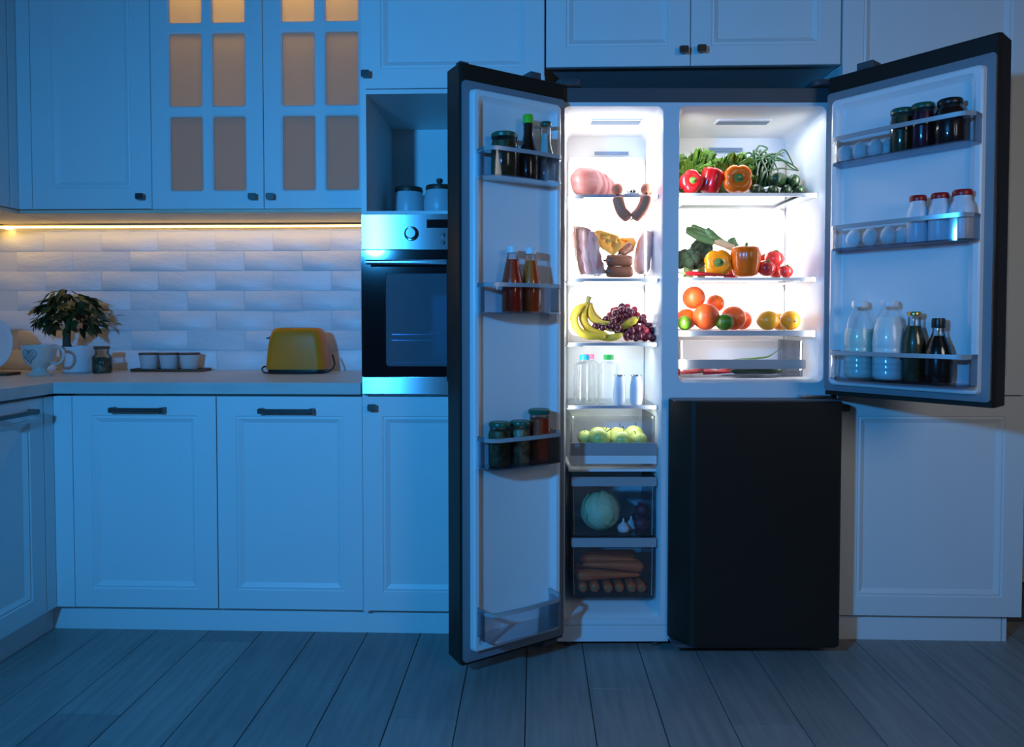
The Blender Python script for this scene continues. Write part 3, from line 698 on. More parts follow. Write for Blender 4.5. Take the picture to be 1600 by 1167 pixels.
for a, b_, c, l in ((1419, 1450, 306, 'white yogurt bottle with a red cap right beside the eggs'), (1453, 1485, 302, 'white yogurt bottle with a red cap, the middle one of three'), (1486, 1522, 297, 'white yogurt bottle with a red cap at the outer end of the middle door bin')):
    p, r, h = spot(DR, a, b_, c, NR, ZDR[1])
    o = empty('yogurt_bottle', p, l, 'bottle', 'red capped white bottles')
    MB().lathe([(0.001, 0)] + [(x * r, y * h) for x, y in PY], 24).build('body', M_yog, o, smooth=45)
    MB().lathe([(.001, .88 * h), (.76 * r, .88 * h), (.78 * r, .90 * h), (.78 * r, .97 * h), (.7 * r, h), (.001, h)], 24).build('cap', M_red, o)
PM = [(.86, 0), (.97, .03), (1, .06)]
for i in range(5): PM += [(1, .09 + i * .07), (.965, .115 + i * .07), (.965, .125 + i * .07), (1, .15 + i * .07)]
PM += [(1, .48), (.93, .62), (.72, .78), (.46, .88), (.42, .90), (.42, .95)]
for a, b_, c, l, fl_, fm in ((1321, 1366, 470, 'ribbed clear bottle two thirds full of pale milk, nearest the hinge', .64, M_kef), (1365, 1414, 469, 'ribbed clear bottle almost full of milk, beside the brown glass bottle', .79, M_milk)):
    bottle(l, spot(DR, a, b_, c, NR, ZDR[2]), PM, M_pet, fl_, fm, (.50, .92), M_wcap, GRD, 'milk_bottle')
bottle('dark brown sauce bottle with a gold lid between milk and soy sauce', spot(DR, 1412, 1446, 487, NR, ZDR[2]), [(.92, 0), (1, .03), (1, .50), (.97, .60), (.62, .78), (.52, .82), (.52, .93)], M_glass, .80, M_olive, (.60, .94), M_gold, GRD, 'bottle', 'lid')
bottle('black soy sauce bottle with a black cap at the outer end of the lowest bin', spot(DR, 1446, 1487, 497, NR, ZDR[2]), [(.85, 0), (.93, .03), (1, .15), (.97, .45), (.80, .58), (.50, .72), (.40, .80), (.40, .90)], M_glass, .73, M_soy, (.46, .85), M_blk, GRD)
# eggs in the door bins
def egg_mesh():
    b = MB(); prof = [(0.001, 0.0)]
    for i in range(1, 12):
        t = math.pi * i / 12; prof.append((0.0215 * math.sin(t) * (1 + 0.10 * math.cos(t)), 0.0275 * (1 - math.cos(t))))
    prof.append((0.001, 0.055)); return b.lathe(prof, 18)
eg = None
for (c, zz, lst) in ((0, ZDR[0], ((1320, 'egg nearest the hinge in the top refrigerator door bin'), (1344, 'second egg from the hinge in the top refrigerator door bin'), (1368, 'third egg from the hinge in the top refrigerator door bin'), (1386, 'egg touching the olive jar in the top refrigerator door bin'))),
                     (1, ZDR[1], ((1334, 'egg nearest the hinge in the middle refrigerator door bin'), (1360, 'second egg from the hinge in the middle refrigerator door bin'), (1388, 'third egg from the hinge in the middle refrigerator door bin'), (1409, 'egg touching the yogurt bottles in the middle refrigerator door bin')))):
    for i, (px, l) in enumerate(lst):
        n = -0.066 if i < 3 else -0.042
        s, _ = DR.at(px, 220 + 146 * c, n); p = DR.w(s, n, zz)
        if eg is None:
            eg = egg_mesh().build('egg', M_egg); tag(eg, 'white ' + l, 'egg', 'white eggs in the refrigerator door'); eg.location = p
        else:
            o = eg.copy(); COL.objects.link(o); o.location = p; o['label'] = 'white ' + l; o.rotation_euler = (0, 0, i)
# bottles on the fourth freezer shelf
PW = [(.9, 0), (1, .04), (1, .20), (.93, .28), (1, .36), (.98, .55), (.86, .66), (.95, .72), (.92, .80), (.45, .86), (.42, .90)]
M_cy = P('cyan_cap', (0.02, 0.50, 0.80), 0.4); M_pk = P('pink_cap', (0.85, 0.14, 0.28), 0.4); M_gr = P('green_cap', (0.06, 0.62, 0.12), 0.4)
zz = ZL[3] + .0005
bottle('clear water bottle with a blue cap on the lowest freezer shelf', spot(FG, 896, 930, 554, .085, zz), PW, M_pet, .8, None, (.46, .90), M_cy, 'drink bottles on the lowest shelf', 'water_bottle')
bottle('clear water bottle with a pink cap behind the blue capped one', spot(FG, 905, 937, 553, .215, zz), PW, M_pet, .8, None, (.46, .90), M_pk, 'drink bottles on the lowest shelf', 'water_bottle')
bottle('clear water bottle with a green cap on the lowest freezer shelf', spot(FG, 934, 968, 554, .085, zz), PW, M_pet, .8, None, (.46, .90), M_gr, 'drink bottles on the lowest shelf', 'water_bottle')
for a, b_, l in ((958, 978, 'small white drink bottle beside the green capped water bottle'), (984, 1004, 'small white drink bottle, rightmost on the lowest freezer shelf')):
    p, r, h = spot(FG, a, b_, 585, .052, zz)
    o = empty('drink_bottle', p, l, 'bottle', 'drink bottles on the lowest shelf')
    MB().lathe([(.001, 0)] + [(x * r, y * h) for x, y in ((.75, 0), (.88, .04), (1, .22), (1, .5), (.94, .68), (.80, .83), (.70, .93), (.70, .96))], 20).build('body', M_yog, o, smooth=45)
    MB().lathe([(.001, .95 * h), (.86 * r, .95 * h), (.86 * r, .985 * h), (.8 * r, h), (.001, h)], 20).build('foil_lid', M_steel, o)

# ------------------------------------------------------------------ food
M_stem = P('green_stem', (0.10, 0.20, 0.04), 0.6); M_brown = P('brown_stem', (0.10, 0.06, 0.03), 0.7)
M_pr = P('red_pepper_skin', (0.62, 0.012, 0.018), 0.24, coat=0.25, sss=0.3); M_po = P('orange_pepper_skin', (0.98, 0.17, 0.006), 0.26, coat=0.2, sss=0.3); M_py = P('yellow_orange_pepper_skin', (1.0, 0.31, 0.008), 0.26, coat=0.2, sss=0.15)
M_or = P('orange_peel', (0.95, 0.17, 0.015), 0.38, bump=0.15, bscale=160, sss=0.15, dist=0.001); M_gf = P('grapefruit_peel', (0.93, 0.125, 0.022), 0.38, bump=0.12, bscale=160, sss=0.15, dist=0.001)
M_lime = P('lime_peel', (0.07, 0.17, 0.012), 0.35, bump=0.1, bscale=150, dist=0.001); M_lem = P('lemon_peel', (0.90, 0.37, 0.02), 0.35, bump=0.12, bscale=150, sss=0.15, dist=0.001)
M_cuc = P('cucumber_skin', (0.020, 0.055, 0.018), 0.35, col2=(0.012, 0.035, 0.012), vscale=25, bump=0.15, bscale=70)
M_let = P('lettuce_leaf', (0.12, 0.25, 0.022), 0.55, col2=(0.05, 0.13, 0.012), vscale=30, bump=0.2, bscale=60)
M_oni = P('green_onion', (0.025, 0.085, 0.028), 0.4, col2=(0.016, 0.055, 0.018), vscale=20); M_oniw = P('white_onion', (0.80, 0.82, 0.72), 0.4)
M_leek = P('leek_green', (0.03, 0.09, 0.03), 0.45, col2=(0.07, 0.15, 0.05), vscale=14, stretch=(1, 6, 6)); M_leekw = P('leek_pale', (0.36, 0.31, 0.20), 0.45)
M_broc = P('broccoli', (0.032, 0.07, 0.032), 0.75, col2=(0.018, 0.042, 0.02), vscale=120, bump=0.8, bscale=140, dist=0.004); M_brst = P('broccoli_stalk', (0.22, 0.34, 0.12), 0.6)
M_chil = P('red_chili', (0.55, 0.012, 0.02), 0.22, coat=0.3); M_gchil = P('green_chili', (0.06, 0.17, 0.03), 0.3)
M_toma = P('tomato_skin', (0.70, 0.05, 0.045), 0.2, coat=0.4, sss=0.2)
M_ham = P('pork_meat', (0.56, 0.17, 0.17), 0.42, col2=(0.66, 0.30, 0.29), vscale=16, stretch=(1, 1, 2.5), sss=0.2)
M_fat = P('pork_fat', (0.74, 0.42, 0.40), 0.4)
M_pham = P('pink_ham', (0.82, 0.42, 0.42), 0.4, col2=(0.86, 0.54, 0.52), vscale=18, sss=0.25)
M_bac = P('bacon', (0.55, 0.20, 0.16), 0.4, col2=(0.80, 0.58, 0.50), vscale=22, stretch=(3, 3, .6))
M_saus = P('sausage', (0.92, 0.30, 0.17), 0.4, col2=(0.86, 0.27, 0.15), vscale=14, spec=0.25); M_sausd = P('smoked_sausage', (0.30, 0.11, 0.06), 0.35, col2=(0.24, 0.085, 0.05), vscale=14)
M_chee = P('cheese', (0.95, 0.44, 0.07), 0.4, sss=0.2); M_herb = P('herb', (0.12, 0.16, 0.06), 0.7)
M_ban = P('banana_peel', (0.72, 0.50, 0.04), 0.45, col2=(0.55, 0.43, 0.05), vscale=9); M_bant = P('banana_tip', (0.22, 0.20, 0.05), 0.6)
M_gra = P('grape', (0.13, 0.012, 0.03), 0.22, col2=(0.05, 0.008, 0.02), vscale=12, coat=0.2, sss=0.1); M_gra2 = P('red_grape', (0.42, 0.03, 0.06), 0.2, coat=0.2, sss=0.3)
M_app = P('green_apple', (0.48, 0.58, 0.12), 0.3, col2=(0.62, 0.62, 0.18), vscale=9, coat=0.2)
M_cab = P('cabbage_leaf', (0.46, 0.60, 0.32), 0.5, col2=(0.58, 0.68, 0.44), vscale=18, bump=0.4, bscale=22); M_garl = P('garlic_skin', (0.78, 0.74, 0.72), 0.5, col2=(0.62, 0.54, 0.56), vscale=20)
M_bt = P('beetroot', (0.09, 0.012, 0.035), 0.5); M_car = P('carrot', (0.78, 0.12, 0.015), 0.5, col2=(0.58, 0.08, 0.012), vscale=14, stretch=(1, 8, 8))
M_plate = P('glass_plate', (0.70, 0.72, 0.74), 0.15)

def pepper_mesh(lobes=4, tall=1.05, amp=0.17):
    prof = [(0.10, 0.10), (0.45, 0.02), (0.80, 0.10), (0.94, 0.32), (1.0, 0.62), (1.0, 0.86), (0.90, 1.02), (0.66, 1.08), (0.36, 1.02), (0.14, 0.94)]
    return MB().lathe([(r, z * tall * 1.75) for r, z in prof], 48, lobes=lobes, amp=amp, groove=True)
def pepper(label, mat, c, r, rot, tall=1.0, h=None):
    """c = centre; built stem up, then turned"""
    H = 1.75 * tall
    o = empty('bell_pepper', c, label, 'pepper', 'bell peppers')
    o.rotation_euler = rot
    b = MB(); q = pepper_mesh(tall=tall, amp=.17 if tall < 1.05 else .09)
    b.v = [(x * r, y * r, (z - H / 2) * r) for x, y, z in q.v]; b.f = q.f
    b.build('flesh', mat, o, smooth=60)
    k = r
    z0 = (0.94 * H - H / 2) * k
    b = MB().lathe([(0.30 * k, z0 - 0.02 * k), (0.34 * k, z0 + 0.08 * k), (0.16 * k, z0 + 0.13 * k), (0.001, z0 + .14 * k)], 12, lobes=5, amp=0.15)
    b.tube(spline([(0, 0, z0 + 0.05 * k), (0.02 * k, 0, z0 + 0.25 * k), (0.12 * k, 0.05 * k, z0 + 0.45 * k)], 4), [0.13 * k, 0.11 * k, .1 * k, .1 * k, .1 * k, .1 * k, .1 * k, 0.11 * k, 0.12 * k], 8)
    b.build('stem', M_stem, o)
    return o
def rad(fra, px_w, p): return px_w / 2 * depth(p) / F
z1r = ZR[0] + .0006; z2r = ZR[1] + .0006; z3r = ZR[2] + .0006
# top refrigerator shelf
def fc(px, py, n): return FG.pt(px, py, n)
p = fc(1078, 283, .07); r = rad(FG, 37, p); p.z = z1r + r * 1.02; pepper('red bell pepper with its green stem towards the front, left on the top shelf', M_pr, p, r, (R(84), 0, R(8)), .80)
p = fc(1110, 281, .085); r = rad(FG, 36, p); p.z = z1r + r * 1.12; pepper('red bell pepper seen from the side beside the orange one', M_pr, p, r, (R(10), R(12), R(30)), 1.18)
bpy.context.view_layer.update()
p = fc(1151, 283, .07); r = rad(FG, 46, p); p.z = z1r + r * 1.0; pepper('orange bell pepper lying with its dark stem towards the front, top shelf', M_po, p, r, (R(86), R(45), R(-6)), .72)
# lettuces: ruffled leaves around a heart
def leaf_mesh(seed, L=1.0, Wd=1.15, ruff=0.11):
    rg = random.Random(seed); nu, nv = 11, 40; loops = []; ph = rg.random() * 6
    for i in range(nu):
        u = i / (nu - 1); w = Wd * (0.25 + 0.75 * math.sin(min(1, u * 1.25) * math.pi / 2)) * (1 if u < .8 else 1 - (u - .8) * .5)
        row = []
        for j in range(nv + 1):
            v = j / nv * 2 - 1
            e = abs(v) ** 2 * 0.8 + u ** 3
            rf = ruff * e * (.45 * math.sin(v * 12 + ph + u * 7) + .45 * math.sin(v * 37 + ph * 2 - u * 10)) + rg.uniform(-1, 1) * ruff * .12 * e
            row.append((v * w * 0.5, -0.25 * u * u + 0.22 * v * v * (0.4 + u) + rf, u * L * (1 - .22 * v * v) + ruff * e * (.35 * math.cos(v * 41 + ph) + rg.uniform(-.35, .35))))
        loops.append(row)
    b = MB(); b.loft(loops, closed=False); return b
def lettuce(label, c, sx, h, n_leaves=19, seed=1):
    o = empty('lettuce', c, label, 'lettuce', 'curly lettuces'); rg = random.Random(seed)
    ms = []
    for k in range(3):
        t = leaf_mesh(seed * 10 + k).build('leaf', M_let, o, smooth=180); ms.append(t.data)
        if k == 0: first = []
        first.append(t)
    for i in range(n_leaves):
        a = i * 2.4; ring = i / n_leaves
        l = first[i] if i < 3 else share('leaf', ms[i % 3], o)
        tilt = R(6 + 30 * ring) + rg.uniform(-.1, .1)
        q = 0.45 + .55 * ring
        l.location = (math.cos(a) * sx * .32 * ring, math.sin(a) * sx * .22 * ring, 0.002)
        l.rotation_euler = (tilt, 0, a + math.pi / 2); s = h * (1.02 - .12 * ring); l.scale = (sx * 1.1, s, s * (1 - .42 * ring * abs(math.sin(a))))
    MB().ball((0, 0, h * .35), sx * .45, sx * .35, h * .35, 12, 8).build('heart', M_let, o)
    return o
p, r, h = spot(FG, 1062, 1104, 236, .18, z1r); lettuce('curly green lettuce at the left wall behind the red peppers', p, r * 1.25, h * 1.0, seed=3)
p, r, h = spot(FG, 1104, 1164, 241, .18, z1r); lettuce('curly green lettuce behind the orange pepper', p, r * 1.15, h * 1.0, seed=5)
# green onions
def path(fra, pts, n=5): return spline([fra.pt(*q) for q in pts], n)
o = empty('green_onion_bunch', fc(1190, 300, .17), 'bunch of dark green onions with curling tips on the top shelf', 'onion'); L = o.location.copy()
bl = [[(1178, 296, .16), (1176, 262, .16), (1190, 240, .17), (1199, 232, .17), (1187, 228, .17), (1178, 239, .17)], [(1190, 292, .15), (1188, 260, .16), (1198, 244, .16), (1222, 250, .15), (1236, 262, .14), (1248, 266, .14)],
      [(1196, 294, .14), (1192, 262, .15), (1182, 240, .16), (1172, 247, .16), (1164, 262, .16)], [(1174, 292, .17), (1166, 262, .17), (1168, 248, .17), (1180, 240, .17), (1186, 227, .17)],
      [(1200, 290, .17), (1202, 260, .16), (1200, 248, .15), (1212, 243, .15), (1225, 238, .14)], [(1184, 296, .18), (1180, 268, .18), (1170, 252, .18), (1164, 246, .18)],
      [(1204, 292, .16), (1198, 262, .16), (1192, 244, .16), (1184, 236, .16)], [(1188, 290, .13), (1194, 270, .13), (1206, 266, .13), (1222, 263, .13), (1247, 267, .13)],
      [(1170, 296, .15), (1174, 268, .15), (1186, 252, .15), (1204, 246, .15), (1218, 252, .15)], [(1180, 290, .14), (1184, 262, .14), (1192, 248, .14), (1200, 250, .14), (1206, 266, .14)],
      [(1194, 296, .16), (1206, 280, .15), (1202, 262, .15), (1196, 240, .15)], [(1186, 294, .15), (1178, 266, .15), (1188, 246, .15), (1210, 240, .15), (1224, 244, .15)], [(1198, 294, .15), (1196, 268, .14), (1188, 250, .14), (1176, 256, .14), (1170, 270, .14)], [(1190, 292, .16), (1200, 258, .16), (1214, 250, .15), (1232, 254, .15), (1246, 264, .15)], [(1178, 292, .15), (1174, 264, .15), (1180, 248, .15), (1194, 244, .15)]]
rg = random.Random(17)
for k in range(13):
    x0 = rg.uniform(1172, 1206); xt = x0 + rg.uniform(-12, 16); n0 = rg.uniform(.13, .18); x2 = xt + rg.uniform(-8, 24); yt = rg.uniform(234, 254)
    bl.append([(x0, 294, n0), (x0 + rg.uniform(-4, 4), 270, n0), (xt, yt + 5, n0), (xt + (x2 - xt) * .5, yt, n0), (x2, yt + rg.uniform(6, 24), n0 - .01)])
for q in bl:
    pt_ = path(FG, q, 5); n = len(pt_); MB().tube(pt_, [0.0080 * (1 - .72 * i / n) for i in range(n)], 7, .7).build('leaf', M_oni, o, off=L)
MB().tube(path(FG, [(1172, 300, .16), (1190, 297, .12), (1204, 294, .10)], 4), .008, 8).build('white_shank', M_oniw, o, off=L)
# cucumbers / courgettes on the top shelf
def cuke(label, a, b_, r):
    A, B = a, b_; o = empty('cucumber', (A + B) / 2, label, 'cucumber', 'dark green cucumbers'); Lc = o.location.copy()
    mid = (A + B) / 2 + Vector((0, 0, r * .12)); pt_ = spline([A, mid, B], 8)
    MB().tube(pt_, capsule(len(pt_), r, .22, .12), 14).build('body', M_cuc, o, off=Lc)
    MB().tube([A, A + (A - B).normalized() * .006], [.004, .003], 7).build('stem_end', M_stem, o, off=Lc)
    return o
def zc(px, py, n, r, z): q = fc(px, py, n); q.z = z + r; return q
d_ = 2.45
r1 = 0.019
cuke('dark green cucumber lying at the front beside the orange pepper', zc(1178, 294, .06, r1, z1r), zc(1196, 294, .19, r1, z1r), r1)
cuke('dark green cucumber, second in the bottom row', zc(1207, 294, .06, .0175, z1r), zc(1210, 294, .20, .0175, z1r), .0175)
cuke('dark green cucumber, third in the bottom row', zc(1229, 294, .06, .018, z1r), zc(1226, 294, .20, .018, z1r), .018)
cuke('dark green cucumber at the right end of the bottom row', zc(1250, 294, .06, .0175, z1r), zc(1243, 294, .20, .0175, z1r), .0175)
cuke('fat dark green cucumber lying on top of the cucumber row', zc(1206, 294, .07, .024, z1r + .031), zc(1226, 294, .13, .024, z1r + .031), .0235)
cuke('dark green cucumber end on top of the row at the right', zc(1241, 294, .07, .0205, z1r + .031), zc(1238, 294, .18, .0205, z1r + .031), .0205)
# middle refrigerator shelf
o = empty('leek', fc(1110, 380, .20), 'long green leek lying across the broccoli', 'leek'); L = o.location.copy()
sh = path(FG, [(1146, 387, .165), (1128, 380, .17), (1108, 372, .18)], 5); MB().tube(sh, .0135, 12).build('shaft', M_leekw, o, off=L)
for q in ([(1112, 373, .18), (1095, 365, .19), (1072, 357, .20)], [(1112, 376, .17), (1094, 372, .18), (1072, 360, .18)], [(1114, 371, .18), (1100, 362, .19), (1080, 353, .20)], [(1122, 375, .17), (1110, 365, .17), (1104, 357, .17)], [(1140, 386, .17), (1122, 374, .165), (1108, 360, .165)], [(1116, 378, .165), (1100, 374, .17), (1084, 368, .175)], [(1150, 386, .16), (1146, 378, .16), (1145, 371, .16)], [(1144, 386, .16), (1142, 378, .16), (1141, 373, .16)]):
    pt_ = path(FG, q, 5); n = len(pt_); MB().tube(pt_, [0.0130 * (1 - .30 * i / n) for i in range(n - 1)] + [.006], 8, 1.0, .35).build('leaf', M_leek, o, off=L)
def broccoli(label, c, r, h, seed):
    o = empty('broccoli', c, label, 'broccoli', 'broccoli heads'); rg = random.Random(seed)
    MB().lathe([(.001, 0), (r * .34, 0), (r * .30, h * .3), (r * .42, h * .55), (.001, h * .6)], 12).build('stalk', M_brst, o)
    fm = None
    for i in range(17):
        a = i * 2.4; t = (i + .5) / 17; ph = math.acos(1 - 1.15 * t)
        q = (math.cos(a) * math.sin(ph) * r * .70, math.sin(a) * math.sin(ph) * r * .70, h * .50 + math.cos(ph) * h * .30)
        if fm is None:
            f = MB().ball((0, 0, 0), 1, 1, 1, 14, 9, fn=lambda th, p_: 1 + .10 * math.sin(6 * th) * math.sin(7 * p_) + rg.uniform(-.06, .06)).build('floret', M_broc, o); fm = f.data
        else: f = share('floret', fm, o)
        f.location = q; f.scale = (r * .38,) * 3; f.rotation_euler = (rg.random() * 3, rg.random() * 3, 0)
    return o
p, r, h = spot(FG, 1060, 1106, 394, .12, z2r); p = FG.w(.412 + r * 1.08, .12, z2r); broccoli('dark green broccoli head at the left of the middle shelf', p, r * 1.02, h * 1.2, 2)
p, r, h = spot(FG, 1074, 1118, 372, .215, z2r); broccoli('dark green broccoli head behind, under the leek', p, r * .9, h * 1.12, 4)
p = fc(1121, 410, .09); r = rad(FG, 44, p); p.z = z2r + r * 1.02; pepper('yellow orange bell pepper lying with its stem forward on the middle shelf', M_py, p, r, (R(84), R(40), R(-10)), .70)
p = fc(1165, 410, .07); r = rad(FG, 47, p); p.z = z2r + r * .99; pepper('large orange bell pepper standing upright on the middle shelf', M_po, p, r, (R(4), R(-3), R(20)), 1.10)
p = fc(1140, 400, .19); r = rad(FG, 34, p); p.z = z2r + r * 1.02; pepper('red bell pepper mostly hidden behind the two orange ones', M_pr, p, r, (R(70), 0, R(60)), .9)
def tomato(label, p, r, cal=True):
    o = empty('tomato', p, label, 'tomato', 'tomatoes on the middle shelf'); o.rotation_euler = (R(20), R(8), 0)
    MB().ball((0, 0, 0), r, r, r * .92, 20, 12, fn=lambda th, ph: 1 - .10 * max(0, math.cos(math.pi - ph)) ** 8).build('flesh', M_toma, o, smooth=180)
    b = MB()
    for k in range(5):
        a = k * 2 * math.pi / 5; b.tube([(0, 0, r * .86), (math.cos(a) * r * .3, math.sin(a) * r * .3, r * .90), (math.cos(a) * r * .55, math.sin(a) * r * .55, r * .80)], [.003, .002, .0006], 5, .5)
    b.tube([(0, 0, r * .85), (0.002, 0, r * 1.15)], [.002, .0016], 6); b.build('calyx', M_stem, o)
    return o
for px, py, w, n, l in ((1197, 419, 28, .07, 'tomato at the front right of the orange pepper'), (1210, 404, 30, .13, 'tomato on top of the tomato pile'), (1228, 424, 22, .10, 'rightmost tomato on the middle shelf'), (1212, 424, 24, .165, 'tomato behind, at the bottom of the tomato pile'), (1192, 408, 24, .19, 'tomato behind the orange pepper')):
    p = fc(px, py, n); r = rad(FG, w, p); p.z = max(p.z, z2r + r * .95)
    tomato(l, p, r)
def chili(label, pts, r, mat, stem=True, group='chili peppers'):
    P_ = path(FG, pts, 6); o = empty('chili_pepper', P_[len(P_) // 2], label, 'chili', group); L = o.location.copy(); n = len(P_)
    MB().tube(P_, [r * (.55 + .45 * min(1, i / (n * .15))) * (1 - .9 * (i / (n - 1)) ** 1.6) for i in range(n)], 10).build('pod', mat, o, off=L)
    d0 = (P_[0] - P_[1]).normalized(); MB().tube([P_[0] - d0 * .002, P_[0] + d0 * .012, P_[0] + d0 * .022 + Vector((0, 0, .004))], [r * .6, .0025, .002], 7).build('stem', M_stem, o, off=L)
    return o
chili('long red chili lying along the front edge of the middle shelf', [(1070, 427, .05), (1098, 428, .048), (1128, 430, .046), (1148, 431, .046)], .0085, M_chil)
# citrus on the third refrigerator shelf
def citrus(name, label, cat, p, r, mat, group, el=1.0, rot=(0, 0, 0), nib=0.0):
    o = empty(name, p, label, cat, group); o.rotation_euler = rot
    MB().ball((0, 0, 0), r, r, r * el, 22, 14, fn=lambda th, ph: 1 - .05 * max(0, math.cos(math.pi - ph)) ** 16 + nib * (max(0, math.cos(math.pi - ph)) ** 20 + max(0, math.cos(ph)) ** 20)).build('peel', mat, o, smooth=180)
    MB().lathe([(.001, 0), (.0032, 0), (.0028, .002), (.001, .0025)], 8, (0, 0, r * el * (.95 + nib) - .0005), lobes=5, amp=.2).build('stem_scar', M_brown, o)
    return o
GC = 'citrus fruit on the third shelf'
for px, py, w, n, l, m in ((1103, 495.5, 42, .085, 'big orange at the front centre of the citrus pile', M_gf), (1084, 465, 36, .12, 'big orange on top of the citrus pile', M_gf), (1118, 474, 28, .165, 'smaller orange second highest in the citrus pile', M_or), (1146, 497, 38, .115, 'big orange behind the right lime', M_gf), (1072, 495, 34, .15, 'orange at the left wall behind the left lime', M_or), (1160, 497, 30, .20, 'orange at the right end of the citrus pile, behind', M_gf)):
    p = fc(px, py, n); r = rad(FG, w, p); p.z = max(p.z, z3r + r) if py < 480 else z3r + r
    citrus('orange', l, 'orange', p, r, m, GC, .97, (R(40), R(20), px))
for px, py, w, n, l in ((1070, 503, 24, .06, 'dark green lime at the left front of the citrus pile'), (1132, 503, 27, .06, 'dark green lime right of the big front orange')):
    p = fc(px, py, n); r = rad(FG, w, p); p.z = z3r + r * .95; citrus('lime', l, 'lime', p, r * .96, M_lime, GC, 1.12, (R(75), 0, R(px)), .08)
for px, w, n, l, rot in ((1200, 32, .08, 'yellow lemon in the pair beside the orange pile, left one', (R(80), 0, R(70))), (1234, 32, .08, 'yellow lemon, rightmost, its stem scar towards the front', (R(95), 0, R(8))), (1218, 28, .16, 'yellow lemon behind the other two', (R(80), 0, R(20)))):
    p = fc(px, 500, n); r = rad(FG, w, p); p.z = z3r + r * .96; citrus('lemon', l, 'lemon', p, r * .96, M_lem, GC, 1.1, rot, .06)
o = empty('white_radish', fc(1268, 500, .12), 'round pale white vegetable at the right wall of the third shelf', 'vegetable'); o.location.z = z3r + .024
MB().ball((0, 0, 0), .024, .024, .0235, 18, 10).build('body', M_oniw, o); MB().tube([(0, 0, .022), (.002, 0, .032)], [.004, .003], 7).build('root_end', M_stem, o)
# crisper contents
zb_ = .9065
for i, (px, n, c) in enumerate(((1076, .06, 0), (1100, .075, 0), (1122, .06, 0), (1144, .08, 0))):
    s, _ = FG.at(px, 580, n)
    A = FG.w(s - .05, n, zb_ + .0085); B = FG.w(s + .06, n + .012, zb_ + .0085)
    o = empty('chili_pepper', (A + B) / 2, ('red chili at the left end of the crisper drawer', 'second red chili from the left in the crisper drawer', 'third red chili from the left in the crisper drawer', 'rightmost red chili in the crisper drawer')[i], 'chili', 'red chilis in the crisper'); L = o.location.copy()
    pt_ = spline([A, (A + B) / 2 + Vector((0, 0, .006 if i % 2 else 0)), B], 6); n_ = len(pt_)
    MB().tube(pt_, [.0085 * (1 - .88 * (k / (n_ - 1)) ** 1.7) for k in range(n_)], 9).build('pod', M_chil, o, off=L)
    MB().tube([A, A + Vector((-.012, 0, .006))], [.003, .002], 6).build('stem', M_stem, o, off=L)
def gp(s, n, z): return FG.w(s, n, z)
for i, (s0, n0, s1, n1, zz, r) in enumerate(((.60, .06, .76, .07, .013, .0125), (.62, .10, .79, .10, .013, .0125), (.58, .14, .75, .14, .013, .0125), (.60, .085, .77, .085, .033, .0115))):
    cu = cuke(('green cucumber at the front right of the crisper drawer', 'green cucumber in the middle of the crisper drawer', 'green cucumber at the back of the crisper drawer', 'green cucumber on top of the others in the crisper drawer')[i], gp(s0, n0, zb_ + zz), gp(s1, n1, zb_ + zz), r)
chili('thin green chili with its curved tip pointing up in the crisper drawer', [(1140, 563, .16), (1180, 560, .16), (1200, 557, .16), (1212, 550, .16), (1221, 541, .16)], .0042, M_gchil)
# ------------------------------------------------------------------ freezer side food
z1l, z2l, z3l = ZL[0] + .0006, ZL[1] + .0006, ZL[2] + .0006
# rolled pork: a stack of thick folded slices leaning to the left
o = empty('pork_joint', fc(926, 300, .12), 'pink sliced rolled pork on the top freezer shelf', 'meat'); L = o.location.copy(); rg = random.Random(4)
data = [(913, 279, 22, 24, 0), (925, 280, 21, 22.8, 1), (930, 280, 20.5, 22.2, 2), (934, 281, 20, 21.5, 3), (938, 282, 19.5, 20.8, 4), (942, 283, 18.5, 20, 5), (945.5, 284, 17.5, 18.6, 6), (949, 285, 16.5, 17.2, 7), (952, 286, 15, 15.8, 8), (955, 288, 13, 14, 9)]
for px, py, rw, rh, k in data:
    c = fc(px, py, .09 + .0075 * k); kx = depth(c) / F; a, h = rw * kx * .86, rh * kx
    c.z = z1l + h * 1.0
    tilt = R(52 - k * 2); b = MB(); loops = []
    th_ = .018 if k == 0 else .0045
    for sc_, off in ((.55, -th_), (.90, -th_ * .8), (1, -th_ * .3), (1, th_ * .3), (.92, th_ * .8), (.55, th_)):
        l = []
        for j in range(26):
            t = 2 * math.pi * j / 26; w = 1 + .05 * math.sin(3 * t + k) + .03 * math.sin(7 * t + 2 * k)
            x, z = a * sc_ * math.cos(t) * w, h * sc_ * math.sin(t) * min(w, 1.0)
            l.append((c.x + x * math.cos(tilt * .5) + off, c.y + x * math.sin(tilt * .5) - off * .9, c.z + z))
        loops.append(l)
    b.loft(loops, True, True).build('slice', M_ham if k % 2 == 0 else M_fat, o, off=L, smooth=60)
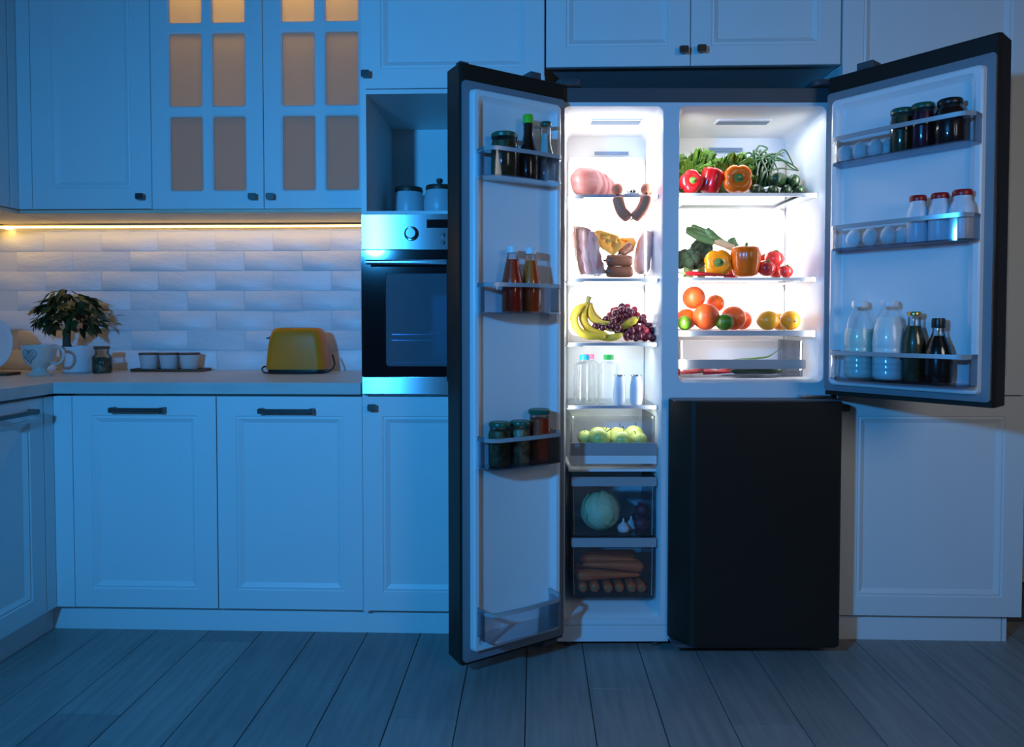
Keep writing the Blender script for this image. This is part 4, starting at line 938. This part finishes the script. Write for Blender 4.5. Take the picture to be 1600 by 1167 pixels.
# two pairs of sausages hanging over the shelf edge
o = empty('sausage_string', fc(987, 306, .015), 'string of sausages hanging in a V over the top freezer shelf edge', 'sausage'); L = o.location.copy()
for q in ([(965, 307, .012), (967, 318, .010), (972, 331, .010), (984, 342, .012)], [(1010, 305, .012), (1007, 318, .010), (1000, 331, .010), (989, 342, .012)]):
    pt_ = path(FG, q, 6); MB().tube(pt_, capsule(len(pt_), .0185, .16, .3), 14).build('sausage', M_saus, o, off=L)
for a, b_ in (((964, 295.5), .09), ((1010, 292), .09)):
    A = fc(a[0], a[1], .018); B = fc(a[0], a[1], .018 + b_); B.z = A.z = z1l + .019
    pt_ = spline([A, (A + B) / 2, B], 7); MB().tube(pt_, capsule(len(pt_), .0195, .3, .15), 16).build('sausage', M_saus, o, off=L)
MB().tube(path(FG, [(984, 340, .012), (987, 344, .012), (989, 340, .012)], 4), .0018, 6).build('knot', M_brown, o, off=L)
for px, py in ((965, 304), (1010, 302)): MB().ball(fc(px, py + 0.5, .014), .0055, .0055, .004, 10, 6).build('knot', M_brown, o, off=L)
# dish with herbs
p = fc(987, 300, .064); p.z = z1l
o = empty('dish', p, 'shallow white dish behind the sausages on the top freezer shelf', 'dish'); MB().lathe([(.001, 0), (.021, 0), (.0265, .006), (.0255, .007), (.020, .002), (.001, .002)], 24).build('bowl', M_white, o)
o = empty('herb_bunch', p + Vector((.004, 0, .0025)), 'small heap of grey green herbs in the white dish', 'herbs'); rg = random.Random(9)
for i in range(34):
    a = rg.random() * 6.28; q = Vector((math.cos(a), math.sin(a) * .6, 0)) * rg.uniform(0, .012); e = q + Vector((math.cos(a) * .011, math.sin(a) * .006, rg.uniform(.008, .026)))
    MB().tube([q, (q + e) / 2 + Vector((0, 0, .003)), e], [.0018, .0034, .0008], 5, .5).build('sprig', M_herb, o)
# vacuum packed bacon
o = empty('bacon_pack', fc(922, 432, .06), 'clear pack of streaky bacon standing at the left of the second freezer shelf', 'meat'); L = o.location.copy()
for i, q in enumerate(([(904, 354, .09), (902, 372, .085), (906, 396, .08), (914, 428, .075)], [(911, 355, .087), (909, 376, .082), (914, 402, .077), (922, 429, .072)], [(917, 357, .084), (916, 378, .079), (921, 404, .074), (930, 429, .070)], [(923, 362, .082), (923, 382, .077), (927, 406, .072), (936, 429, .068)], [(928, 368, .080), (929, 386, .075), (934, 410, .070), (941, 429, .066)])):
    pt_ = path(FG, q, 6); MB().tube(pt_, [.0165 + .0020 * math.sin(k * 1.7 + i) for k in range(len(pt_))], 10, 1.0, .35).build('rasher', M_bac if i % 2 == 0 else M_pham, o, off=L)
def film(o, pts, n0, n1, L, name='clear_film'):
    """pillow-shaped clear wrap around an outline"""
    f = [fc(x, y, n0) for x, y in pts]; bk = [fc(x, y, n1) for x, y in pts]; m = [(a + c) / 2 for a, c in zip(f, bk)]
    ce = sum(m, Vector()) / len(m); sc = lambda l, k: [ce + (p_ - ce) * 1 if k == 1 else Vector((ce.x + (p_.x - ce.x) * k, p_.y, ce.z + (p_.z - ce.z) * k)) for p_ in l]
    return MB().loft([sc(f, .9), m, sc(bk, .9)], True, True).build(name, M_film, o, off=L, smooth=70)
film(o, [(897, 354), (903, 351), (915, 352), (927, 358), (936, 372), (944, 392), (946, 412), (946, 431), (925, 433), (905, 433), (899, 410)], .045, .115, L)
# cheese: a holey wedge and a smaller piece
def wedge(label, outline, n0, n1, holes):
    f = [fc(x, y, n0) for x, y in outline]; bk = [fc(x, y, n1) for x, y in outline]
    o = empty('cheese', sum(f, Vector()) / len(f), label, 'cheese', 'pieces of cheese'); L = o.location.copy()
    body = MB().loft([f, bk], True, True).build('block', M_chee, o, off=L, smooth=30)
    cut = MB()
    for px, py, pr_ in holes:
        c = fc(px, py, n0); r_ = pr_ * depth(c) / F; cut.ball(c, r_, r_ * .8, r_ * .85, 12, 8)
    co_ = cut.build('cutter', M_chee, o, off=L, smooth=180)
    md = body.modifiers.new('b', 'BOOLEAN'); md.operation = 'DIFFERENCE'; md.object = co_; md.solver = 'EXACT'
    bpy.context.view_layer.update()
    me = bpy.data.meshes.new_from_object(body.evaluated_get(bpy.context.evaluated_depsgraph_get()))
    body.modifiers.clear(); body.data = me; bpy.data.objects.remove(co_)
    return o
wedge('yellow cheese wedge with holes above the smoked sausages', [(930, 361), (936, 359), (966, 368), (973, 386), (958, 400), (934, 384)], .075, .15, [(940, 370, 4.5), (948, 377, 3.5), (958, 382, 5), (955, 370, 2.5), (966, 376, 2.5)])
wedge('smaller yellow cheese piece with holes behind the wedge', [(966, 372), (990, 371), (994, 378), (990, 392), (974, 398), (966, 392)], .155, .21, [(976, 378, 3), (986, 386, 3)])
# smoked sausages on the second shelf
GS = 'smoked sausages on the second freezer shelf'
def smoked(label, q, r):
    pt_ = path(FG, q, 7); o = empty('smoked_sausage', pt_[len(pt_) // 2], label, 'sausage', GS); L = o.location.copy()
    MB().tube(pt_, capsule(len(pt_), r, .14, .25), 14).build('casing', M_sausd, o, off=L)
    MB().tube([pt_[0], pt_[0] + (pt_[0] - pt_[1]).normalized() * .008], [.004, .002], 7).build('tied_end', M_brown, o, off=L)
smoked('brown smoked sausage lying at the bottom of the pile', [(946, 424, .072), (968, 425, .070), (989, 424, .074)], .0195)
smoked('brown smoked sausage lying on the bottom one', [(946, 407, .074), (968, 407, .072), (988, 408, .078)], .0190)
smoked('brown smoked sausage slanting up to the cheese', [(968, 396, .10), (978, 390, .105), (986, 383, .11)], .0170)
# pink ham
o = empty('ham', fc(1004, 430, .17), 'pink boiled ham in a clear wrap at the right of the second freezer shelf', 'meat'); L = o.location.copy()
pt_ = path(FG, [(1004, 428, .165), (1003, 412, .165), (1006, 392, .165), (1011, 372, .165), (1014, 362, .165)], 5); MB().tube(pt_, capsule(len(pt_), .036, .2, .4), 18, .8).build('meat', M_pham, o, off=L)
film(o, [(984, 395), (1000, 366), (1010, 356), (1020, 360), (1022, 380), (1020, 410), (1016, 432), (986, 432), (982, 415)], .118, .213, L)
# bananas
o = empty('banana_bunch', fc(925, 525, .10), 'bunch of yellow bananas on the third freezer shelf', 'bananas'); L = o.location.copy()
for i, (q, r) in enumerate((([(916, 474, .080), (905, 482, .072), (897, 496, .065), (902, 514, .060), (918, 524, .058), (946, 526, .058)], .0155), ([(919, 474, .082), (912, 486, .082), (911, 500, .080), (920, 513, .076), (934, 520, .072), (950, 524, .070)], .0135), ([(922, 474, .086), (921, 486, .090), (926, 498, .092), (938, 505, .094), (950, 507, .098), (956, 508, .10)], .0120), ([(924, 474, .092), (930, 494, .13), (950, 512, .145), (972, 510, .12), (988, 502, .075), (996, 497, .062)], .0130), ([(921, 474, .085), (914, 500, .11), (922, 519, .115), (944, 527, .085), (960, 526.5, .062), (972, 522, .056)], .0125))):
    pt_ = path(FG, q, 6); n = len(pt_); rs = [r * (0.40 + .60 * min(1, max(0, (k - 2) / 5))) * (1 if k < n - 5 else .35 + .65 * ((n - 1 - k) / 5) ** .6) for k in range(n)]
    bn = MB().tube(pt_, rs, 6).build('banana', M_ban, o, off=L, smooth=70)
    d0 = (pt_[-1] - pt_[-2]).normalized(); MB().tube([pt_[-1] - d0 * .002, pt_[-1] + d0 * .004], [.0050, .0042], 6).build('tip', M_bant, bn, off=L)
MB().tube(path(FG, [(919, 476, .084), (919, 469, .084), (921, 463, .084)], 4), [.0085, .0085, .008, .008, .008, .0085, .009, .0095, .009], 8).build('stem', M_bant, o, off=L)
# grapes
o = empty('grape_bunch', fc(985, 528, .10), 'bunch of dark red grapes beside the bananas', 'grapes'); L = o.location.copy()
gp_ = [(650, 870, 2), (700, 870, 2), (765, 897, 2), (575, 907, 2), (650, 905, 1), (690, 945, 1), (620, 960, 1), (545, 950, 2), (510, 985, 1), (575, 1005, 0), (545, 1050, 0), (480, 1060, 0), (415, 1050, 0), (620, 1060, 0), (820, 990, 1), (845, 965, 2), (870, 1040, 1), (900, 1045, 2), (800, 1070, 0), (840, 1065, 1), (740, 1090, 0), (690, 1130, 0), (740, 1145, 0), (815, 1140, 0), (895, 1140, 0), (945, 1130, 1), (920, 1085, 1), (960, 1150, 1), (660, 1010, 1), (770, 1030, 1), (740, 950, 2), (790, 950, 2), (600, 900, 2), (710, 910, 1), (560, 970, 2), (650, 1085, 1), (870, 1090, 0), (775, 1100, 1), (700, 1100, 1), (730, 1000, 2), (850, 1010, 2), (600, 1040, 2), (680, 1060, 2), (760, 1060, 2), (820, 1110, 2), (900, 1110, 2), (700, 1150, 2), (780, 1165, 1), (860, 1160, 1), (930, 1165, 0), (640, 965, 2), (668, 985, 2), (612, 985, 1), (722, 982, 1), (640, 1035, 2), (595, 930, 1), (735, 925, 1), (655, 955, 2), (530, 1020, 1), (505, 1030, 2), (575, 1065, 1), (610, 1090, 1)]
g0 = MB().ball((0, 0, 0), 1, 1, 1.06, 12, 8).build('grape', M_gra, o, smooth=180); g1m = g0.data.copy(); g1m.materials.clear(); g1m.materials.append(M_gra2); first = True; rg = random.Random(3)
for x, y, ly in gp_:
    c = fc(860 + x / 5.835, 330 + y / 5.835, .075 + .042 * ly + rg.uniform(-.008, .008)); r = .0128 * rg.uniform(.92, 1.1); c.z = max(c.z, z3l + r)
    if first: g = g0; first = False
    else: g = share('grape', g1m if ly == 2 or x > 830 and rg.random() < .5 else g0.data, o)
    g.location = c - L; g.scale = (r, r, r); g.rotation_euler = (rg.random(), rg.random(), 0)
MB().tube(path(FG, [(972, 472, .15), (975, 484, .14), (985, 500, .13), (1000, 515, .12)], 4), .0018, 6).build('stem', M_brown, o, off=L)
# apples in the top drawer
def apple_mesh(r):
    b = MB(); prof = []
    for i in range(17):
        t = math.pi * i / 16; q = math.sin(t) * (1 + .06 * math.cos(t)) * 1.02; z = -math.cos(t)
        z = z * .92 - .16 * math.exp(-(q / .28) ** 2) * (1 if z > 0 else -.6)
        prof.append((max(q, .003) * r, z * r))
    return b.lathe(prof, 20, lobes=5, amp=.015)
ap = None
for i, (px, py, w, n, l) in enumerate(((914, 683, 22, .085, 'green apple at the left end of the apple drawer'), (937, 684, 34, .06, 'green apple in front, its stem leaning right'), (966, 680, 28, .13, 'yellow green apple behind the middle of the apple drawer'), (972, 687, 32, .06, 'green apple at the front middle of the apple drawer'), (991, 678, 28, .12, 'yellow green apple high at the back right of the apple drawer'), (998, 687, 25, .065, 'green apple at the right front of the apple drawer'), (946, 680, 26, .15, 'yellow green apple at the back behind the leaning stem'))):
    c = fc(px, py, n); r = rad(FG, w, c) * 1.05
    if ap is None:
        ap = empty('apple', c, l, 'apple', 'green apples in the freezer drawer')
        apple_mesh(1).build('flesh', M_app, ap, smooth=180)
        MB().tube(spline([(0, 0, .70), (.05, 0, 1.0), (.16, 0, 1.25)], 4), [.05, .045, .04, .04, .04, .04, .045, .05, .055], 6).build('stem', M_brown, ap)
        a = ap
    else: a = copy_tree(ap, c, l)
    a.scale = (r, r, r); a.rotation_euler = (R((20, 38, 12, 10, 12, 25, 15)[i]), R((-10, 30, 5, -8, -25, 10, 20)[i]), i * .9)
    c.z = max(.606 + r * .96, c.z); a.location = c
# cabbage, garlic, beets
zd = .3695
p = FG.pt(937, 800, .10); r = rad(FG, 60, p); p.z = zd
o = empty('cabbage', p, 'pale green cabbage in the middle freezer drawer', 'cabbage')
MB().ball((0, 0, r * .98), r * .97, r * .95, r * .96, 24, 14).build('heart', M_cab, o, smooth=180)
for i in range(7):
    a = i * 2.4; b = MB(); loops = []
    for u in range(8):
        row = []
        for v in range(9):
            ph = R(20 + u * (118 + 10 * (i % 3)) / 7); th = a + (v - 4) / 4 * (.95 + .1 * math.sin(i))
            k = r * (1.0 + .012 * i * .5 + (.05 * ((v - 4) / 4) ** 4) + (.03 if u == 7 else 0) + .008 * math.sin(v * 3 + u * 2))
            row.append((k * math.sin(ph) * math.cos(th), k * math.sin(ph) * math.sin(th), r * 1.01 - k * math.cos(ph) * .97))
        loops.append(row)
    b.loft(loops, closed=False)
    from mathutils import Euler
    q_ = Euler((R((0, 50, -70, 100, 160, -120, 35)[i]), R((0, -40, 60, 20, -30, 80, 120)[i]), 0)); ce = Vector((0, 0, r))
    b.v = [tuple(ce + q_.to_matrix() @ (Vector(p_) - ce)) for p_ in b.v]
    b.v = [(x_, y_, max(z_, .0005)) for x_, y_, z_ in b.v]
    b.build('leaf', M_cab, o, smooth=180)
def garlic(label, p, r):
    o = empty('garlic', p, label, 'garlic', 'garlic bulbs')
    MB().lathe([(.2 * r, .02 * r), (.8 * r, .12 * r), (1 * r, .6 * r), (.9 * r, 1.0 * r), (.5 * r, 1.4 * r), (.2 * r, 1.7 * r), (.12 * r, 2.2 * r), (.05 * r, 2.3 * r)], 24, lobes=7, amp=.06).build('bulb', M_garl, o, smooth=70)
    MB().lathe([(.001, -.0), (.22 * r, 0), (.2 * r, .05 * r), (.001, .05 * r)], 10).build('root', M_brown, o)
p = FG.pt(974, 815, .065); p.z = zd; garlic('garlic bulb in front of the cabbage', p, .021)
p = FG.pt(986, 815, .10); p.z = zd; garlic('garlic bulb between cabbage and beetroots', p, .020)
def beet(label, p, r, rot):
    o = empty('beetroot', p, label, 'beetroot', 'dark beetroots'); o.rotation_euler = rot
    MB().lathe([(.03 * r, -1.35 * r), (.12 * r, -1.1 * r), (.55 * r, -.8 * r), (.95 * r, -.2 * r), (1 * r, .2 * r), (.75 * r, .7 * r), (.35 * r, .92 * r), (.2 * r, .96 * r)], 18).build('root', M_bt, o, smooth=70)
    b = MB()
    for k in range(4): b.tube([(0, 0, .9 * r), (.12 * r * math.cos(k * 1.6), .12 * r * math.sin(k * 1.6), 1.2 * r), (.3 * r * math.cos(k * 1.6), .3 * r * math.sin(k * 1.6), 1.4 * r)], [.12 * r, .1 * r, .1 * r], 6)
    b.build('stalks', M_bt, o)
for px, py, n, r, l, rot in ((1001, 818, .06, .025, 'dark beetroot lying in front in the middle drawer', (R(70), 0, R(40))), (1003, 797, .10, .024, 'dark beetroot on top at the right of the middle drawer', (R(15), R(-20), 0)), (998, 822, .15, .024, 'dark beetroot at the back right of the middle drawer', (R(80), 0, R(-60)))):
    p = FG.pt(px, py, n); p.z = max(p.z, zd + r); beet(l, p, r, rot)
# carrots in the lowest drawer
zd = .164; rg = random.Random(11)
cl = [(.085, .16, .045, .02), (.085, .14, .085, .055), (.10, .20, .05, .10), (.12, .26, .14, .03)]
rows_ = [(0, [(.10, .05), (.14, .05), (.185, .045), (.225, .05), (.265, .05), (.30, .05)], True), (1, [.08, .12, .165, .21], False), (2, [.07, .13, .19], False)]
names = iter(['carrot end on at the left of the bottom row', 'second carrot end on in the bottom row', 'third carrot end on in the bottom row', 'fourth carrot end on in the bottom row', 'fifth carrot end on in the bottom row', 'carrot end on at the right of the bottom row',
    'carrot lying across at the front of the second layer', 'carrot lying across, second from the front in the second layer', 'carrot lying across, third from the front in the second layer', 'carrot lying across at the back of the second layer',
    'carrot on top of the heap at the front', 'carrot in the middle on top of the heap', 'carrot at the back on top of the heap'])
def carrot(A, B, r):
    o = empty('carrot', (A + B) / 2, next(names) + ' in the lowest drawer', 'carrot', 'carrots in the lowest freezer drawer'); L = o.location.copy()
    m = (A + B) / 2 + Vector((0, 0, .002)); pt_ = spline([A, m, B], 8); n = len(pt_)
    rs = [r * (.55 if k == 0 else .9 if k == 1 else 1 - .72 * (k / (n - 1)) ** 1.3) for k in range(n)]; rs[-1] = .002
    MB().tube(pt_, rs, 12).build('root', M_car, o, off=L, smooth=60)
    d0 = (A - B).normalized(); MB().tube([A, A + d0 * .005], [r * .4, r * .25], 8).build('crown', M_bant, o, off=L)
for s, n in rows_[0][1]:
    r = rg.uniform(.0165, .0185); carrot(FG.w(s, n, zd + r), FG.w(s + rg.uniform(-.004, .004), .235, zd + r * .6), r)
for k, n in enumerate(rows_[1][1]):
    r = .0185; fl_ = k % 2; a, c = FG.w(.082, n, zd + .050), FG.w(.30, n + .008, zd + .050)
    carrot(*((a, c) if fl_ == 0 else (c, a)), r)
for k, n in enumerate(rows_[2][1]):
    r = .020; a, c = FG.w(.10, n + .02, zd + .085), FG.w(.305, n + .01, zd + .082)
    carrot(*((c, a) if k % 2 == 0 else (a, c)), r)

# ------------------------------------------------------------------ things on the worktop
ZC = 0.8785
# ficus in a ribbed white pot
M_leaf = P('ficus_leaf', (0.020, 0.042, 0.012), 0.45, col2=(0.035, 0.07, 0.018), vscale=30); M_soil = P('soil', (0.05, 0.035, 0.025), 0.9); M_bark = P('bark', (0.10, 0.075, 0.05), 0.8)
q = onz(122, 583, ZC); FY = Frame(0, q.y + .055, 0); p = FY.pt(122, 583, 0); p.z = ZC
o = empty('potted_ficus', p, 'small bushy ficus tree in a white ribbed pot', 'plant')
wv = 25.5 * depth(p) / F; hh = FY.at(122, 541, 0)[1] - ZC
prof = [(wv * .74, 0), (wv * .80, .004)]
for i in range(9):
    z = hh * (.08 + i * .1); k = .80 + .18 * (i + 1) / 10; prof += [(wv * k, z), (wv * (k + .025), z + hh * .05)]
prof += [(wv, hh * .97), (wv * .98, hh), (wv * .93, hh), (wv * .90, hh * .86), (.001, hh * .86)]
MB().lathe(prof, 32).build('pot', M_white, o, smooth=50); MB().lathe([(.001, hh * .86), (wv * .90, hh * .865), (wv * .5, hh * .9), (.001, hh * .92)], 20).build('soil', M_soil, o)
off = p
def fl2(px, py, n): return FY.pt(px, py, n) - p
tr = MB().tube(spline([fl2(105, 543, 0), fl2(104, 530, 0), fl2(106, 516, 0), fl2(108, 500, 0), fl2(108, 488, 0)], 4), [.018, .017, .015, .0145, .014, .0135, .013, .0125, .012, .0115, .011, .0105, .01, .009, .008, .007, .006], 10)
tr.build('trunk', M_bark, o); rg = random.Random(21)
lf = MB().loft([[(0, 0, 0), (0, .001, 0), (0, 0, .0)], [(-.010, .012, .001), (0, .013, -.002), (.010, .012, .001)], [(-.011, .026, .000), (0, .027, -.003), (.011, .026, .000)], [(0, .046, -.006), (0, .046, -.006), (0, .046, -.006)]], closed=False).build('leaf', M_leaf, o, smooth=180); lm = lf.data; nl = 0
ctr = fl2(107, 494, 0)
for i in range(13):
    a = i * 2.4; e = ctr + Vector((math.cos(a) * .09 * rg.uniform(.5, 1), math.sin(a) * .06, rg.uniform(-.03, .07)))
    MB().tube(spline([ctr + Vector((0, 0, rg.uniform(-.03, .02))), (ctr + e) / 2 + Vector((0, 0, .02)), e], 4), [.0035] * 4 + [.0025] * 4 + [.0012], 5).build('branch', M_bark, o)
for i in range(290):
    a = rg.random() * 6.283; ph = math.acos(rg.uniform(-.55, 1)); k = rg.uniform(.55, 1.0) ** .6
    c = ctr + Vector((math.cos(a) * math.sin(ph) * .135 * k, math.sin(a) * math.sin(ph) * .085 * k, math.cos(ph) * .108 * k + (.004)))
    if c.y < -.12 or c.y + FY.o[1] > .575: continue
    l = lf if nl == 0 else share('leaf', lm, o); nl += 1
    l.location = c; l.rotation_euler = (R(rg.uniform(-75, 5)) , R(rg.uniform(-30, 30)), a - math.pi / 2 + rg.uniform(-.7, .7)); s = rg.uniform(.75, 1.25); l.scale = (s, s, s)
# mug with a heart on its side
q = onz(62, 587, ZC); FY = Frame(0, q.y + .03, 0); p = FY.pt(62, 587, 0); p.z = ZC; kx = depth(p) / F; H = FY.at(62, 539, 0)[1] - ZC
o = empty('footed_cup', p, 'pale footed cup with a latticed heart, left of the white ribbed pot', 'cup'); R0 = 24.5 * kx
prof = [(.70 * R0, 0), (.72 * R0, .004), (.52 * R0, .012), (.40 * R0, H * .2), (.44 * R0, H * .27), (.74 * R0, H * .38), (.90 * R0, H * .55), (.95 * R0, H * .78), (1.0 * R0, H), (.95 * R0, H), (.90 * R0, H * .78), (.84 * R0, H * .55), (.5 * R0, H * .34), (.001, H * .32)]
M_cup = P('cream_ceramic', (0.62, 0.62, 0.56), 0.3)
MB().lathe(prof, 32).build('bowl', M_cup, o, smooth=50)
hp = [(.90 * R0, 0, H * .90), (1.25 * R0, 0, H * .92), (1.55 * R0, 0, H * .80), (1.52 * R0, 0, H * .55), (1.2 * R0, 0, H * .38), (.74 * R0, 0, H * .42)]
MB().tube(spline(hp, 5), .0055, 8).build('handle', M_cup, o)
def onmug(u, v):
    z = H * (.64 + v * .26); rr_ = R0 * (.90 + (.08 * (z / H - .55) / .45 if z / H > .55 else (z / H - .55) * .9)); a = u * .46 - math.pi / 2
    return (rr_ * 1.012 * math.cos(a), rr_ * 1.012 * math.sin(a), z)
hp = []
for i in range(33):
    t = 2 * math.pi * i / 32; hp.append((.062 * 16 * math.sin(t) ** 3, .062 * (13 * math.cos(t) - 5 * math.cos(2 * t) - 2 * math.cos(3 * t) - math.cos(4 * t)) + .1))
M_ln = P('dark_relief', (0.10, 0.10, 0.10), 0.5)
MB().tube([onmug(*q_) for q_ in hp], .0012, 5).build('heart_outline', M_ln, o)
b = MB()
def inside(u, v): return (u * u + (v - .1) ** 2 * 1.0 < .55 and v > -1 + abs(u) * 1.15)
for k in range(-4, 5):
    for sg in (-1, 1):
        seg = [(t / 14.0, sg * t / 14.0 + k * .33) for t in range(-14, 15)]; run = [q_ for q_ in seg if inside(*q_)]
        if len(run) > 2: b.tube([onmug(*q_) for q_ in run], .0006, 4)
b.build('heart_lattice', M_ln, o)
# small glass jar with a wooden lid
q = onz(159, 583, ZC); FY = Frame(0, q.y + .02, 0); p, r, h = spot(FY, 145, 173, 541, 0, ZC)
o = vessel('glass_jar', 'small glass jar with a wooden lid right of the plant pot', 'jar', None, p, [(r * .9, 0), (r, .005), (r, h * .62), (r * .72, h * .72), (r * .72, h * .90)], M_glass, h * .58, P('dry_herbs', (0.16, 0.13, 0.05), 0.7, col2=(0.015, 0.015, 0.012), vscale=55), (r * .80, h * .90, h), M_wood)
# three white pots in a wooden tray
M_greyc = P('matte_ceramic', (0.58, 0.58, 0.57), 0.5)
q = onz(267, 581, ZC); FY = Frame(0, q.y + .02, 0); c = FY.pt(267, 581, .025); c.z = ZC; kx = depth(c) / F
o = empty('wooden_tray', c, 'dark wooden tray under three white pots', 'tray'); w_ = 56.5 * kx
MB().box(-w_, w_, -.04, .045, 0, .006).box(-w_, w_, -.04, -.034, .006, .012).box(-w_, w_, .039, .045, .006, .012).box(-w_, -w_ + .006, -.034, .039, .006, .012).box(w_ - .006, w_, -.034, .039, .006, .012).build('base', M_wood, o, smooth=0, bevel=.0015)
for px, l in ((233.5, 'left white pot with a wooden lid in the dark tray'), (264.5, 'middle white pot with a wooden lid in the dark tray'), (296, 'right white pot with a wooden lid in the dark tray')):
    p, r, h = spot(FY, px - 15.5, px + 15.5, 551, .027, ZC + .0065)
    o = empty('storage_pot', p, l, 'pot', 'white pots in the wooden tray')
    MB().lathe([(.001, 0), (r * .74, 0), (r * .78, .003), (r * .97, h * .88), (r * .90, h * .88), (r * .72, .01), (.001, .01)], 28).build('pot', M_greyc, o, smooth=50)
    MB().lathe([(.001, h * .86), (r * .97, h * .885), (r, h * .91), (r, h * .98), (r * .97, h), (.001, h)], 28).build('lid', M_wood, o)
# toaster
M_yel = P('yellow_enamel', (0.88, 0.235, 0.008), 0.42, spec=0.3)
q = onz(474, 584, ZC); yf = q.y; FY = Frame(0, yf, 0); kx = depth(Vector((-.8, yf, ZC))) / F
p = FY.pt(467, 584, 0.065); p.z = ZC
o = empty('toaster', p, 'yellow toaster with black base and cord on the counter', 'toaster')
zs = [(.016, 57, 0), (.05, 56, 0), (.10, 53.5, 1), (.14, 50.5, 3), (.165, 47, 7), (.177, 44, 12), (.182, 40, 20)]
kk = kx * .83; D0 = .062
lo = []
for z, hw, ins in zs: lo.append(rrz(-hw * kk, (hw - 1) * kk, -D0 + ins * .0011, D0 - ins * .0011, .03, z, 5))
MB().loft(lo, True, True).build('body', M_yel, o, smooth=60)
MB().loft([rrz(-54 * kk, 53 * kk, -D0 + .006, D0 - .006, .025, z, 5) for z in (.004, .016)], True, True).build('base', M_blk, o)
for yy in (-.022, .022): MB().box(-.070, .066, yy - .010, yy + .010, .1815, .1828).build('slot', M_gap, o, smooth=0)
for sx in (-.095, .085):
    for sy in (-.04, .04): MB().lathe([(.009, 0), (.009, .005)], 10, (sx, sy, 0)).build('foot', M_blk, o)
b = MB().box(-.131, -.105, -.006, .006, .137, .143).box(-.118, -.110, -.008, .008, .131, .148); b.build('lever', M_blk, o, bevel=.001)
b = MB().box(-.128, -.114, -.012, .012, .034, .052); b.build('dial', M_blk, o, bevel=.003)
cp = [(.148, .06, .070), (.160, .045, .048), (.166, .03, .03), (.158, 0, .012), (.135, -.05, .0045), (.09, -.088, .004), (0, -.098, .004), (-.09, -.094, .004), (-.135, -.075, .004), (-.160, -.04, .006), (-.172, -.02, .018), (-.163, -.005, .025), (-.150, .01, .020), (-.14, .03, .008)]
cp = [(x_ * .84, y_ * .82, z_) for x_, y_, z_ in cp]
MB().tube(spline(cp, 6), .0035, 8).build('cord', M_blk, o)
# plate standing at the left edge on a small wooden stand
q = onz(10, 586, ZC); FY = Frame(0, q.y, 0); c = FY.pt(-22, 541, 0); kx = depth(c) / F
o = empty('plate', (c.x, c.y, ZC + .012), 'round pale plate standing upright at the left edge of the counter', 'plate'); Rp = 44 * kx
b = MB(); pr = [(.001, .012), (Rp * .6, .010), (Rp * .7, .004), (Rp * .97, -.004), (Rp, -.003), (Rp * .98, .000), (Rp * .7, .010), (Rp * .6, .016), (.001, .017)]
b.loft([[(r_ * math.cos(2 * math.pi * j / 40), y_ + (r_ * math.sin(2 * math.pi * j / 40)) * .12, Rp * .99 + r_ * math.sin(2 * math.pi * j / 40)) for j in range(40)] for r_, y_ in pr], True, True).build('disc', M_white, o, smooth=50)
o = empty('plate_stand', (c.x, c.y, ZC), 'small dark wooden stand under the plate at the left edge', 'stand')
MB().box(-.10, .105, -.035, .045, 0, .011).build('base', M_wood, o, bevel=.003, smooth=0)
# jars in the niche of the oven cabinet
M_nj = P('patterned_ceramic', (0.62, 0.64, 0.68), 0.35, bump=.3, bscale=40); M_lidw = P('walnut_lid', (0.07, 0.04, 0.025), 0.45)
for a, b_, t, y_, l in ((614, 664, 294, .30, 'white ceramic jar with a flat dark wooden lid, left in the niche'), (662, 712, 291, .22, 'white ceramic jar with a knobbed dark wooden lid, right in the niche')):
    FY = Frame(0, y_, 0); p, r, h = spot(FY, a, b_, t, 0, 1.4603)
    o = empty('ceramic_jar', p, l, 'jar', 'white jars in the niche')
    MB().lathe([(.001, 0), (r * .78, 0), (r * .95, h * .15), (r, h * .4), (r * .96, h * .65), (r * .84, h * .86), (.001, h * .86)], 28).build('body', M_nj, o, smooth=60)
    MB().lathe([(.001, h * .86), (r * .86, h * .865), (r * .88, h * .92), (r * .84, h), (.001, h)], 28).build('lid', M_lidw, o)
    if a > 650: MB().lathe([(.006, h), (.006, h + .008), (.012, h + .016), (.012, h + .024), (.007, h + .028), (.001, h + .028)], 16).build('lid_knob', M_lidw, o)
